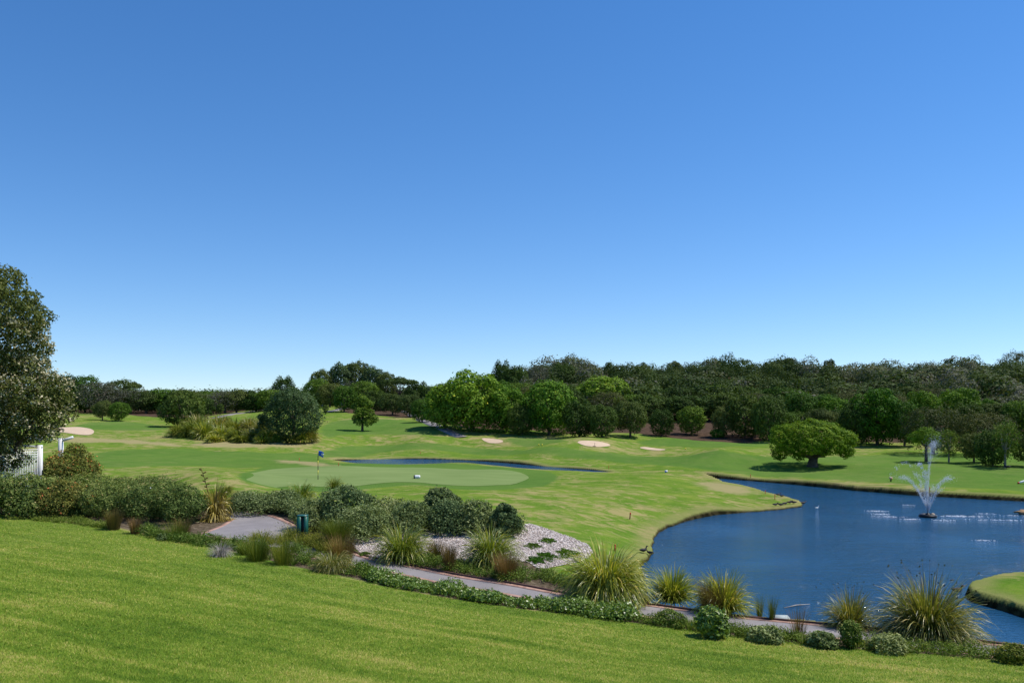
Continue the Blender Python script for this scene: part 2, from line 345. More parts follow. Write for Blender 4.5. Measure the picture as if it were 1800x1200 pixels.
def m_water(name):
    m, nt, b = newmat(name)
    b.inputs['Base Color'].default_value = (.012, .062, .130, 1); b.inputs['Roughness'].default_value = .09; b.inputs['IOR'].default_value = 1.33
    b.inputs['Specular IOR Level'].default_value = .5
    w = noise(nt, pos(nt, (.6, 1.5, 1), .2), 1.5, 4, .65); w2 = noise(nt, pos(nt, (.8, 1.4, 1), -.3), 7.0, 3, .6); w3 = noise(nt, pos(nt, (1, 1, 1)), .13, 2)
    h = math2(nt, 'ADD', math2(nt, 'MULTIPLY', w, 1.0), math2(nt, 'MULTIPLY', w2, .35))
    h = math2(nt, 'MULTIPLY', h, maprange(nt, w3, .35, .65, .45, 1.25))
    bump(nt, b, h, 1.0, .14); return m
def m_gravel():
    m, nt, b = newmat('white_gravel'); v = nt.nodes.new('ShaderNodeTexVoronoi'); v.inputs['Scale'].default_value = 16; L(nt, pos(nt), v.inputs['Vector'])
    s = nt.nodes.new('ShaderNodeSeparateColor'); L(nt, v.outputs['Color'], s.inputs[0])
    c = ramp(nt, [(0, (.16, .12, .10)), (.2, (.54, .44, .38)), (.6, (.70, .61, .55)), (1, (.84, .78, .73))], s.outputs[0])
    c = mixc(nt, maprange(nt, v.outputs['Distance'], .4, .85, 0, .8), c, (.16, .12, .10)); L(nt, c, b.inputs['Base Color'])
    c = mixc(nt, maprange(nt, noise(nt, pos(nt), .8, 3), .5, .7, 0, .5), c, (.25, .20, .16)); L(nt, c, b.inputs['Base Color'])
    b.inputs['Roughness'].default_value = .8; bump(nt, b, math2(nt, 'SUBTRACT', 1., v.outputs['Distance']), .8, .03); return m
def m_asphalt(name, col):
    m, nt, b = newmat(name); f = noise(nt, pos(nt), 30, 3, .7); g = noise(nt, pos(nt), .8, 4)
    c = ramp(nt, [(.3, tuple(x * .8 for x in col)), (.7, tuple(x * 1.2 for x in col))], g); c = mixc(nt, maprange(nt, f, .4, .7, 0, .5), c, tuple(x * 1.7 for x in col))
    L(nt, c, b.inputs['Base Color']); b.inputs['Roughness'].default_value = .85; bump(nt, b, f, .4, .01); return m
def m_brick():
    m, nt, b = newmat('salmon_paver'); v = nt.nodes.new('ShaderNodeTexVoronoi'); v.inputs['Scale'].default_value = 5; L(nt, pos(nt), v.inputs['Vector'])
    s = nt.nodes.new('ShaderNodeSeparateColor'); L(nt, v.outputs['Color'], s.inputs[0])
    c = ramp(nt, [(0, (.26, .14, .10)), (1, (.46, .28, .21))], s.outputs[0]); L(nt, c, b.inputs['Base Color']); b.inputs['Roughness'].default_value = .8
    return m
M = dict(lawn=m_lawn(), green=m_green(), ground=m_ground(), water=m_water('pond_water'), gravel=m_gravel(), asphalt=m_asphalt('path_asphalt', (.205, .185, .18)), brick=m_brick(),
    sand=simple('bunker_sand', (.56, .42, .29), .9, .08, 1.5, .1), soil=simple('dry_soil', (.36, .27, .20), .9, .35, 3, .1), edging=simple('rusty_edging', (.12, .06, .045), .7),
    bark=simple('bark', (.11, .085, .065), .9, .4, 3), greybark=simple('pale_bark', (.26, .23, .20), .9, .3, 3), white=simple('white_paint', (.80, .80, .79), .5, .04, 3),
    red=simple('red_paint', (.62, .05, .03), .5, .1, 9), yellow=simple('yellow_paint', (.75, .62, .05), .5, .08, 9), black=simple('black_plastic', (.015, .015, .017), .45, .1, 9),
    blue=simple('blue_cloth', (.03, .12, .55), .8, .1, 9, bmp=0), bin=simple('green_enamel', (.012, .10, .07), .35, .15, 3, .5, 0), plumage=simple('black_plumage', (.018, .018, .022), .6, .3, 20),
    brownplumage=simple('brown_plumage', (.07, .045, .03), .7, .4, 30), concrete=simple('pale_concrete', (.34, .38, .36), .8, .15, 4), rock=simple('ochre_rock', (.36, .22, .11), .85, .4, 5),
    beak=simple('red_beak', (.60, .06, .02), .5, .1), wire=simple('grey_twig', (.36, .32, .29), .8, .2))
LM = dict(
 dark=leafmat('dark_leaves', grade((0.026, 0.050, 0.010), (0.058, 0.103, 0.018), (0.126, 0.188, 0.034))),
 green=leafmat('green_leaves', grade((0.034, 0.074, 0.009), (0.081, 0.156, 0.016), (0.161, 0.258, 0.032))),
 lime=leafmat('lime_leaves', [(0, (0.054, 0.117, 0.010)), (.5, (0.140, 0.250, 0.022)), (.86, (0.250, 0.375, 0.037)), (1, (0.625, 0.562, 0.050))]),
 olive=leafmat('olive_leaves', grade((0.038, 0.060, 0.014), (0.087, 0.122, 0.028), (0.179, 0.213, 0.056))),
 bright=leafmat('bright_leaves', grade((0.036, 0.090, 0.007), (0.084, 0.180, 0.013), (0.168, 0.276, 0.022))),
 greygreen=leafmat('greygreen_leaves', grade((0.032, 0.064, 0.024), (0.085, 0.133, 0.047), (0.270, 0.342, 0.138))),
 brown=leafmat('brownish_leaves', grade((.030, .038, .012), (.080, .092, .026), (.185, .180, .062))),
 grey=leafmat('grey_leaves', grade((0.054, 0.059, 0.038), (0.104, 0.109, 0.076), (0.180, 0.185, 0.140))),
 scrub=leafmat('scrub_leaves', [(0, (.020, .034, .010)), (.3, (.044, .074, .016)), (.5, (.075, .108, .026)), (.7, (.105, .130, .048)), (.85, (.135, .135, .098)), (1, (.20, .19, .165))], hv=0),
 dome=leafmat('golden_green_leaves', grade((0.039, 0.098, 0.004), (0.150, 0.244, 0.010), (0.377, 0.427, 0.026)), trans=.18),
 silver=leafmat('silvery_leaves', grade((0.075, 0.108, 0.033), (0.191, 0.244, 0.083), (0.417, 0.465, 0.207))),
 big=leafmat('grey_olive_leaves', grade((0.042, 0.062, 0.014), (0.111, 0.132, 0.031), (0.286, 0.282, 0.090)), hv=0),
 blossom=leafmat('cream_blossom', grade((0.330, 0.288, 0.160), (0.462, 0.412, 0.248), (0.660, 0.587, 0.376)), trans=.1, hv=0),
 hedge=leafmat('muted_hedge_leaves', [(0, (0.043, 0.079, 0.019)), (.5, (0.114, 0.170, 0.040)), (.88, (0.229, 0.280, 0.075)), (1, (0.370, 0.328, 0.134))]),
 rust=leafmat('rust_tipped_leaves', [(0, (0.054, 0.074, 0.018)), (.5, (0.136, 0.160, 0.034)), (.9, (0.264, 0.248, 0.058)), (1, (0.576, 0.224, 0.065))]),
 fresh=leafmat('fresh_leaves', grade((0.053, 0.112, 0.013), (0.136, 0.227, 0.025), (0.330, 0.425, 0.087)), spec=.5, rough=.4),
 weedy=leafmat('weedy_leaves', [(0, (.045, .095, .012)), (.5, (.125, .190, .030)), (.88, (.27, .31, .07)), (1, (.48, .44, .15))]),
 strap=leafmat('strap_leaves', [(0, (0.078, 0.119, 0.012)), (.45, (0.203, 0.259, 0.026)), (.85, (0.484, 0.463, 0.065)), (1, (0.733, 0.560, 0.158))], trans=.3, spec=.5, rough=.4),
 strapdark=leafmat('dull_strap_leaves', [(0, (0.061, 0.092, 0.013)), (.5, (0.172, 0.193, 0.032)), (.85, (0.397, 0.339, 0.079)), (1, (0.724, 0.554, 0.218))], trans=.3, spec=.5, rough=.4),
 flax=leafmat('bronze_flax_leaves', [(0, (.09, .055, .016)), (.35, (.27, .19, .040)), (.75, (.60, .45, .10)), (1, (.75, .62, .25))], trans=.2, spec=.4, rough=.4),
 reed=leafmat('brown_reed_stems', [(0, (0.065, 0.060, 0.018)), (.5, (0.176, 0.126, 0.039)), (1, (0.351, 0.216, 0.088))], trans=.2),
 dryreed=leafmat('orange_reed_stems', [(0, (.09, .07, .02)), (.5, (.24, .15, .05)), (1, (.40, .26, .10))], trans=.2),
 greenreed=leafmat('green_reed_stems', [(0, (0.053, 0.077, 0.013)), (.6, (0.173, 0.210, 0.029)), (1, (0.390, 0.350, 0.066))], trans=.25),
 blade=leafmat('grass_blades', [(0, (0.068, 0.145, 0.015)), (.5, (0.176, 0.278, 0.029)), (.85, (0.336, 0.381, 0.068)), (1, (0.505, 0.438, 0.147))], trans=.3, hv=0))

nt = LM['blade'].node_tree; ge = nt.nodes.new('ShaderNodeNewGeometry'); vm = nt.nodes.new('ShaderNodeVectorMath'); vm.operation = 'ADD'; vm.inputs[1].default_value = (0, 0, 1.6)
L(nt, ge.outputs['Normal'], vm.inputs[0]); vn = nt.nodes.new('ShaderNodeVectorMath'); vn.operation = 'NORMALIZE'; L(nt, vm.outputs[0], vn.inputs[0]); L(nt, vn.outputs[0], nt.nodes['Principled BSDF'].inputs['Normal'])
# ------------------------------------------------------------------ ground sheet
us = np.concatenate([np.linspace(-2.6, -.82, 60)[:-1], np.linspace(-.82, .82, 720), np.linspace(.82, 2.6, 60)[1:]])
ys = np.concatenate([np.linspace(-14, 16, 60)[:-1], np.geomspace(16 + 8, 45 + 8, 190)[:-1] - 8, np.geomspace(45 + 8, 116, 400)[:-1] - 8, np.geomspace(108, 260, 170)[:-1], np.geomspace(260, 3200, 50)])
GY, GU = np.meshgrid(ys, us, indexing='ij')
GX = GU * (np.maximum(GY, 0) + 8)
GZ0 = height(GX, GY); GZ = ground_z(GX, GY, GZ0)
A_pond, A_str = water_sdf(GX, GY)
at = {'shore': np.maximum(A_pond, A_str)}
fs = np.full(GX.shape, -9.)
for p in FAIR: fs = np.maximum(fs, sdf(GX, GY, p))
at['fairway'] = np.minimum(fs, -at['shore'] - 1.6)
at['fringe'] = sdf(GX, GY, FRINGE)
ws = np.full(GX.shape, -9.)
for p in WOOD: ws = np.maximum(ws, sdf(GX, GY, p, 8))
at['wood'] = np.where(GY > 150, np.maximum(ws, np.where(GX > -12, 2., ws)), ws)
ts = np.full(GX.shape, -9.)
for p in TAN: ts = np.maximum(ts, sdf(GX, GY, p))
at['dry'] = ts
at['bed'] = np.maximum(sdf(GX, GY, BEDP), np.maximum(sdf(GX, GY, BEDQ), sdf(GX, GY, DIRT)))
cov = np.full(GX.shape, -9.)
for p in [PATH, LAWN, GRAVEL, GREEN] + BUNK: cov = np.maximum(cov, sdf(GX, GY, p, 2))
for p in FPATH: cov = np.maximum(cov, sdf(GX, GY, p, 3, False) + .9)
GZ = GZ - .10 * np.clip((cov - .1) / .5, 0, 1)
nr, nc = GX.shape; I = np.arange(nr * nc).reshape(nr, nc)
Q = np.stack([I[:-1, :-1], I[:-1, 1:], I[1:, 1:], I[1:, :-1]], -1).reshape(-1, 4)
g = obj('ground', mesh('ground', np.stack([GX, GY, GZ], -1).reshape(-1, 3), Q, M['ground'], {k: ('POINT', v) for k, v in at.items()}, True)); T(g, kind='structure')
def cdt(v, P):
    k = len(P); r = delaunay_2d_cdt(v, [(i, (i + 1) % k) for i in range(k)], [], 0, 1e-5)
    V = np.array([(q.x, q.y) for q in r[0]]); Fc = np.array([f for f in r[2] if len(f) == 3])
    c = V[Fc].mean(1); Fc = Fc[inside(c[:, 0], c[:, 1], np.asarray(P))]
    a = V[Fc]; ar = (a[:, 1, 0] - a[:, 0, 0]) * (a[:, 2, 1] - a[:, 0, 1]) - (a[:, 2, 0] - a[:, 0, 0]) * (a[:, 1, 1] - a[:, 0, 1])
    Fc = Fc[np.abs(ar) > 1e-9]; ar = ar[np.abs(ar) > 1e-9]
    return V, np.where((ar < 0)[:, None], Fc[:, ::-1], Fc)
def sheet(name, P, off, step, mat, hf=height, kind='structure', dip=0.0, grow=None):
    P = np.asarray(P); b0 = P.min(0); b1 = P.max(0)
    if grow:
        ys_ = [b0[1]]
        while ys_[-1] < b1[1]: ys_.append(ys_[-1] + step * (1 + max(ys_[-1], 0) * grow))
        pts = [(x, y) for y in ys_ for x in np.arange(b0[0], b1[0], step * (1 + max(y, 0) * grow))]
        pts = np.array(pts)
    else:
        X, Y = np.meshgrid(np.arange(b0[0], b1[0], step), np.arange(b0[1], b1[1], step)); pts = np.stack([X.ravel(), Y.ravel()], -1)
    s = sdf(pts[:, 0], pts[:, 1], P, 3); pts = pts[s > step * .3]
    v = [Vector((float(a), float(b))) for a, b in np.concatenate([P, pts])]
    V, Fc = cdt(v, P)
    Z = hf(V[:, 0], V[:, 1]) + off
    if dip: Z -= dip * np.clip(sdf(V[:, 0], V[:, 1], P, 3) / .8, 0, 1)
    return T(obj(name, mesh(name, np.c_[V, Z], Fc, mat, None, True)), kind=kind)
sheet('lawn', LAWN, .012, .55, M['lawn'])
sheet('cart_path', PATH, .0, .4, M['asphalt'])
sheet('gravel_bed', GRAVEL, .02, .5, M['gravel'])
sheet('putting_green', GREEN, .015, .8, M['green'])
for i, b in enumerate(BUNK): sheet('sand_bunker', b, .03, .5, M['sand'], dip=.0)
def flat(name, P, z, mat):
    V, Fc = cdt([Vector(map(float, p)) for p in P], P); V = np.c_[V, np.full(len(V), z)]
    return T(obj(name, mesh(name, V, Fc, mat)), kind='structure')
flat('pond', np.array([(2, 19), (60, 19), (60, 82), (2, 82)]), 0.0, M['water'])
flat('stream', np.array([STREAM.min(0) - .7, (STREAM[:, 0].max() + .7, STREAM[:, 1].min() - .7), STREAM.max(0) + .7, (STREAM[:, 0].min() - .7, STREAM[:, 1].max() + .7)]), .3, m_water('stream_water'))
def ribbon(name, P, o0, o1, z0, z1, mat, kind='structure'):
    P = np.asarray(P); t = np.gradient(P, axis=0); t /= np.linalg.norm(t, axis=1)[:, None]; n = np.c_[-t[:, 1], t[:, 0]]
    A = P + n * o0; B = P + n * o1; za = height(A[:, 0], A[:, 1]); zb = height(B[:, 0], B[:, 1]); m = len(P)
    V = np.concatenate([np.c_[A, za + z0], np.c_[A, za + z1], np.c_[B, zb + z1], np.c_[B, zb + z0]]); q = []
    for i in range(m - 1):
        for a, b in ((0, 1), (1, 2), (2, 3)): q.append((a * m + i, a * m + i + 1, b * m + i + 1, b * m + i))
    return T(obj(name, mesh(name, V, np.array(q), mat)), kind=kind)
ribbon('path_kerb', FE[2:], -.28, .0, -.05, .012, M['brick'])
ribbon('path_kerb', NE, -.22, .0, -.05, .012, M['brick'])
ribbon('path_kerb', FE[12:], .0, .06, -.1, .07, M['edging'])
for p in FPATH: ribbon('distant_path', p, -.9, .9, -.1, .05, M['asphalt'])

# ------------------------------------------------------------------ sky, sun, camera
w = bpy.data.worlds.new('World'); SC.world = w; w.use_nodes = True; nt = w.node_tree
SUN = Vector((.52, .10, .86)).normalized(); el = math.asin(SUN.z); az = math.atan2(SUN.x, SUN.y)
sky = nt.nodes.new('ShaderNodeTexSky'); sky.sky_type = 'NISHITA'; sky.sun_disc = False; sky.sun_elevation = el; sky.sun_rotation = az
sky.altitude = 0; sky.air_density = 1.0; sky.dust_density = 0; sky.ozone_density = 3.6
bg = nt.nodes['Background']; bg.inputs[1].default_value = .142
tc = nt.nodes.new('ShaderNodeTexCoord'); va = nt.nodes.new('ShaderNodeVectorMath'); va.operation = 'ADD'; va.inputs[1].default_value = (0, 0, .050)
L(nt, tc.outputs['Generated'], va.inputs[0]); L(nt, va.outputs[0], sky.inputs[0])
hs = nt.nodes.new('ShaderNodeHueSaturation'); hs.inputs['Saturation'].default_value = 1.25; L(nt, sky.outputs[0], hs.inputs['Color']); L(nt, mixc(nt, 1.0, hs.outputs[0], (1.0, 1.0, 1.09), 'MULTIPLY'), bg.inputs[0])
ld = bpy.data.lights.new('sun', 'SUN'); ld.energy = 5.0; ld.angle = math.radians(.5); ld.color = (1, .95, .87)
lo = link(bpy.data.objects.new('sun', ld)); lo.rotation_euler = (-SUN).to_track_quat('-Z', 'Y').to_euler(); lo.location = (30, 0, 60)
cd = bpy.data.cameras.new('camera'); cam = link(bpy.data.objects.new('camera', cd)); cam.location = (0, 0, CZ); cam.rotation_euler = (PI / 2, 0, 0)
cd.sensor_width = 36; cd.lens = 36 * F / 1800; cd.shift_y = (YH - 600) / 1800; cd.clip_end = 6000; cd.clip_start = .1
SC.camera = cam
SC.view_settings.view_transform = 'Standard'; SC.view_settings.look = 'None'; SC.view_settings.exposure = 0; SC.view_settings.gamma = 1
SC.cycles.max_bounces = 6; SC.cycles.transparent_max_bounces = 8; SC.cycles.use_denoising = True
# ------------------------------------------------------------------ foliage builders
def unit(v): return v / (np.linalg.norm(v, axis=-1, keepdims=True) + 1e-9)
def leafquads(r, P, Nn, size, aspect=.55):
    """one diamond-shaped leaf or leaf spray per point, facing Nn"""
    n = len(P); t = unit(np.cross(Nn, r.normal(size=(n, 3)))); b = np.cross(Nn, t); s = np.asarray(size)[:, None] if np.ndim(size) else size
    return np.stack([P - t * s * .5, P - b * s * aspect * .5 + Nn * s * .06, P + t * s * .5, P + b * s * aspect * .5 + Nn * s * .06], 1).reshape(-1, 3)
def lobes_leaves(r, lobes, n, size, up=.35, jit=.5, shell=.13, fuzz=.04, aspect=.6, under=.35):
    """leaves spread through the outer shell of a set of lobes (x, y, z, rx, rz)"""
    Lb = np.array(lobes, float); w = Lb[:, 3] * Lb[:, 3] * .6 + Lb[:, 3] * Lb[:, 4] * .4; w /= w.sum()
    k = r.choice(len(Lb), n * 2, p=w); d = unit(r.normal(size=(n * 2, 3)))
    keep = (d[:, 2] > -.35) | (r.rand(n * 2) < under); k = k[keep]; d = d[keep]
    lump = 1 + .16 * np.sin(d[:, 0] * 5 + k * 1.7) * np.sin(d[:, 1] * 6 + k) + .10 * np.sin(d[:, 2] * 9 + d[:, 0] * 7 + k * .9)
    rad = (1 - np.abs(r.normal(size=len(k))) * shell) * lump
    rad = rad + (r.rand(len(k)) < fuzz) * r.rand(len(k)) * .35
    R = np.stack([Lb[k, 3], Lb[k, 3], Lb[k, 4]], -1); P = Lb[k, :3] + d * R * rad[:, None]
    ok = np.ones(len(P), bool)
    for j, l in enumerate(Lb):
        q = ((P - l[:3]) / (l[3], l[3], l[4])); ok &= ~(((q ** 2).sum(1) < .5) & (k != j))
    P = P[ok][:n]; d = d[ok][:n]; k = k[ok][:n]
    Nn = unit(d + r.normal(size=d.shape) * jit + np.array([0, 0, up])); s = size * (.6 + .8 * r.rand(len(P)))
    rnd = np.clip(.42 + .17 * r.normal(size=len(P)) + .10 * np.sin(k * 2.3) + .12 * (lump[ok][:n] - 1) / .2, 0, 1)
    return leafquads(r, P, Nn, s, aspect), rnd, P
def foliage(name, mat, V, rnd): return mesh(name, V, np.arange(len(V)).reshape(-1, 4), mat, {'rnd': ('FACE', rnd)})
def env_lobes(r, W, H, z0, n, rr=.30, flat=.8, top=1.0):
    """lobes filling an ellipsoid envelope of width W between heights z0 and H"""
    out = []; cz = (z0 + H) / 2; hz = (H - z0) / 2
    for i in range(n):
        a = i * 2.39996 + r.rand() * .7; t = 1 - 2 * (i + .5) / n; t = t * .95; s = math.sqrt(max(0, 1 - t * t)); q = rr * W * (.60 + .8 * r.rand())
        w2 = (W / 2 - q * .8) * (.78 + .34 * r.rand()); out.append((math.cos(a) * s * w2, math.sin(a) * s * w2, cz + t * (hz - q * flat * .75) * (.85 + .2 * r.rand()), q, q * flat * (.85 + .3 * r.rand())))
    out.append((0, 0, cz, W * .30, hz * .75)); return out
def trunk_mesh(r, name, mat, H, rad, targets, lean=0.0, fork=.35):
    mb = MB(); z1 = H * fork
    base = np.array([[0, 0, -.4], [0, 0, 0], [lean * .3, 0, z1 * .5], [lean, .05, z1]]); mb.tube(base, [rad * 1.5, rad * 1.25, rad, rad * .85], 8)
    for t in targets:
        t = np.array(t); s = base[-1]; m = s * .45 + t * .55 + np.array([0, 0, -.12 * H * r.rand()]); m2 = s * .8 + t * .2 + r.normal(size=3) * .05
        mb.tube(np.array([s - [0, 0, .1], m2, m, t]), [rad * .6, rad * .5, rad * .34, rad * .12], 6)
    return mb.mesh(name, mat, True)
PROTO = {}
def proto(key, mat, W=8., H=8., z0=1.2, n=6000, lobes=14, rr=.28, size=.34, seed=1, bark='bark', rad=.22, flat=.8, custom=None, fork=.35, lean=0., **kw):
    r = R0(seed); lb = custom(r) if custom else env_lobes(r, W, H, z0, lobes, rr, flat)
    V, rnd, _ = lobes_leaves(r, lb, n, size, **kw)
    top = sorted(lb, key=lambda l: -l[2])[:max(4, len(lb) * 2 // 3)]
    tg = [(l[0] * .8, l[1] * .8, l[2]) for l in top[:9]]
    PROTO[key] = (foliage('crown', LM[mat], V, rnd), trunk_mesh(r, 'trunk', M[bark], H, rad, tg, lean, fork), W, H)
def ctree(key, name, x, y, z, wid, hgt, label, cat='tree', group=None, rz=None):
    cm, tm, W, H = PROTO[key]; r = R0(abs(int(x * 97 + y * 31)) % 99991)
    e = empty(name, (x, y, z - .05), r.rand() * 6.28 if rz is None else rz); e.scale = (wid / W, wid / W, hgt / H)
    for nm, me in (('crown', cm), ('trunk', tm)):
        c = bpy.data.objects.new(nm, me); link(c, e)
    return T(e, label, cat, group)
def gz(x, y): return float(height(np.array([x]), np.array([y]))[0])
def tree(key, px, base=None, top=600, w=60, d=None, label='', group=None, name='tree', rz=None, cat='tree'):
    if d is None: x, y, z = on_ground(px, base)
    else: y = d; x = (px - 900) / F * d; z = gz(x, y)
    h = CZ + (YH - top) / F * y - z
    return ctree(key, name, x, y, z, w / F * y, h, label, cat, group, rz)
proto('round', 'dark', 8, 7, .1, 9000, 20, .21, .33, 11, under=.7)
proto('round2', 'green', 8, 8, .4, 9000, 20, .21, .34, 12, under=.6)
proto('lime', 'lime', 10, 9, .1, 12000, 34, .16, .36, 13, jit=.45, under=.6)
proto('lime2', 'lime', 9, 9, .1, 11000, 30, .17, .36, 23, jit=.45, under=.6)
proto('olive', 'olive', 8, 7, .5, 8000, 18, .21, .30, 14, under=.6)
proto('bright', 'bright', 8, 8, .2, 9000, 22, .20, .32, 15, jit=.45, under=.6)
proto('brown', 'brown', 9, 7, .5, 11000, 16, .26, .24, 16, jit=.45, shell=.1)
proto('gum', 'olive', 8, 10, 2.0, 8500, 20, .18, .34, 17, bark='greybark', flat=.9)
proto('gum2', 'greygreen', 7, 10, 2.0, 8000, 18, .18, .34, 18, bark='greybark', flat=.9)
proto('cypress', 'dark', 4, 8, .7, 3500, 10, .30, .30, 19)
proto('leafy', 'weedy', 6, 8, 1.0, 2600, 16, .22, .30, 20, bark='greybark', jit=1.2, shell=.4)
proto('grey', 'grey', 7, 7, .8, 4500, 12, .27, .25, 21, jit=1.2, shell=.35)
proto('bushy', 'greygreen', 8, 8, .0, 24000, 22, .22, .24, 22, under=.8)
proto('weep', 'green', 6, 7, .9, 6000, 9, .30, .28, 24, custom=lambda r: [(0, 0, 5.7, 1.2, 1.0), (.9, .3, 5.0, 1.1, .9), (-1.0, .2, 4.4, 1.3, .9), (.2, -.9, 3.6, 1.4, .9), (1.3, -.2, 3.2, 1.2, .9), (2.0, .1, 2.2, 1.1, .9), (1.1, .4, 1.9, 1.2, .8), (-1.2, 0, 2.3, .9, .8), (-.6, -.6, 1.7, .9, .7), (1.5, -.9, 1.6, .9, .7), (-1.7, .3, 4.8, .6, .4), (0, 1.1, 4.2, 1.2, .9)])
def umb(r): return [(math.cos(a) * q, math.sin(a) * q, 6.1 + .9 * (1 - q / 4) + .3 * r.rand(), 1.35, .55) for q, m in ((0, 1), (1.7, 5), (3.0, 9)) for a in np.linspace(0, 6.28, m, endpoint=False) + r.rand()]
proto('umbrella', 'olive', 8, 7.4, 0, 5000, seed=25, size=.28, custom=umb, fork=.5, rad=.2)
proto('umbgreen', 'bright', 8, 6.5, 0, 6000, seed=26, size=.26, fork=.45, rad=.3, jit=.5, custom=lambda r: [(0, 0, 5.0, 2.2, 1.5), (-1.9, .3, 4.5, 1.7, 1.2), (1.9, -.2, 4.6, 1.7, 1.2), (.4, 1.9, 4.6, 1.7, 1.1), (-.3, -1.9, 4.5, 1.7, 1.2), (-2.9, -.6, 3.8, 1.0, .8), (2.9, .5, 3.7, 1.0, .8), (-2.0, -1.2, 3.2, .8, .7), (.6, -.2, 5.7, 1.3, .8)])

# --- the broad lone tree on the fairway
r = R0(5)
lone = [(-.1, 0, 4.0, 1.8, 1.2), (-1.3, -.3, 3.6, 1.9, 1.2), (1.2, .2, 3.9, 1.7, 1.1), (.3, -1.4, 3.4, 1.9, 1.2), (.1, 1.4, 3.4, 1.9, 1.2), (-2.6, .1, 3.5, 1.6, 1.15), (-3.15, -.4, 2.9, 1.3, 1.5), (-2.3, -1.3, 2.3, 1.2, 1.0), (2.5, -.3, 3.3, 1.5, 1.0), (3.4, .2, 2.9, 1.2, 1.0), (2.9, -.9, 1.9, .9, .85), (1.4, -1.7, 2.5, 1.2, 1.0), (-.9, -2.2, 2.5, 1.3, .95), (-1.6, 1.9, 2.6, 1.4, 1.0), (1.5, 2.0, 2.6, 1.4, 1.0), (3.7, .3, 1.6, .6, .6), (-3.2, .4, 1.4, .8, .7), (.4, -1.8, 1.9, .7, .6), (-1.8, -1.3, 1.3, .6, .5)]
V, rnd, _ = lobes_leaves(r, lone, 34000, .15, shell=.10, jit=.42, up=.35, under=.8)
PROTO['lone'] = (foliage('crown', LM['dome'], V, rnd), trunk_mesh(r, 'trunk', M['bark'], 5.2, .5, [(-2.4, 0, 2.9), (2.5, 0, 2.6), (0, -1.2, 3), (.2, 1.2, 3.2), (-1, .2, 3.6), (1, -.2, 3.6), (-3, -.4, 2.2), (1.4, -1.4, 2.4)], .15, .2), 8.8, 5.2)
tree('lone', 1428, 820, 735, 154, label='broad dome-shaped tree with golden green crown standing alone on the fairway', name='shade_tree', rz=0)

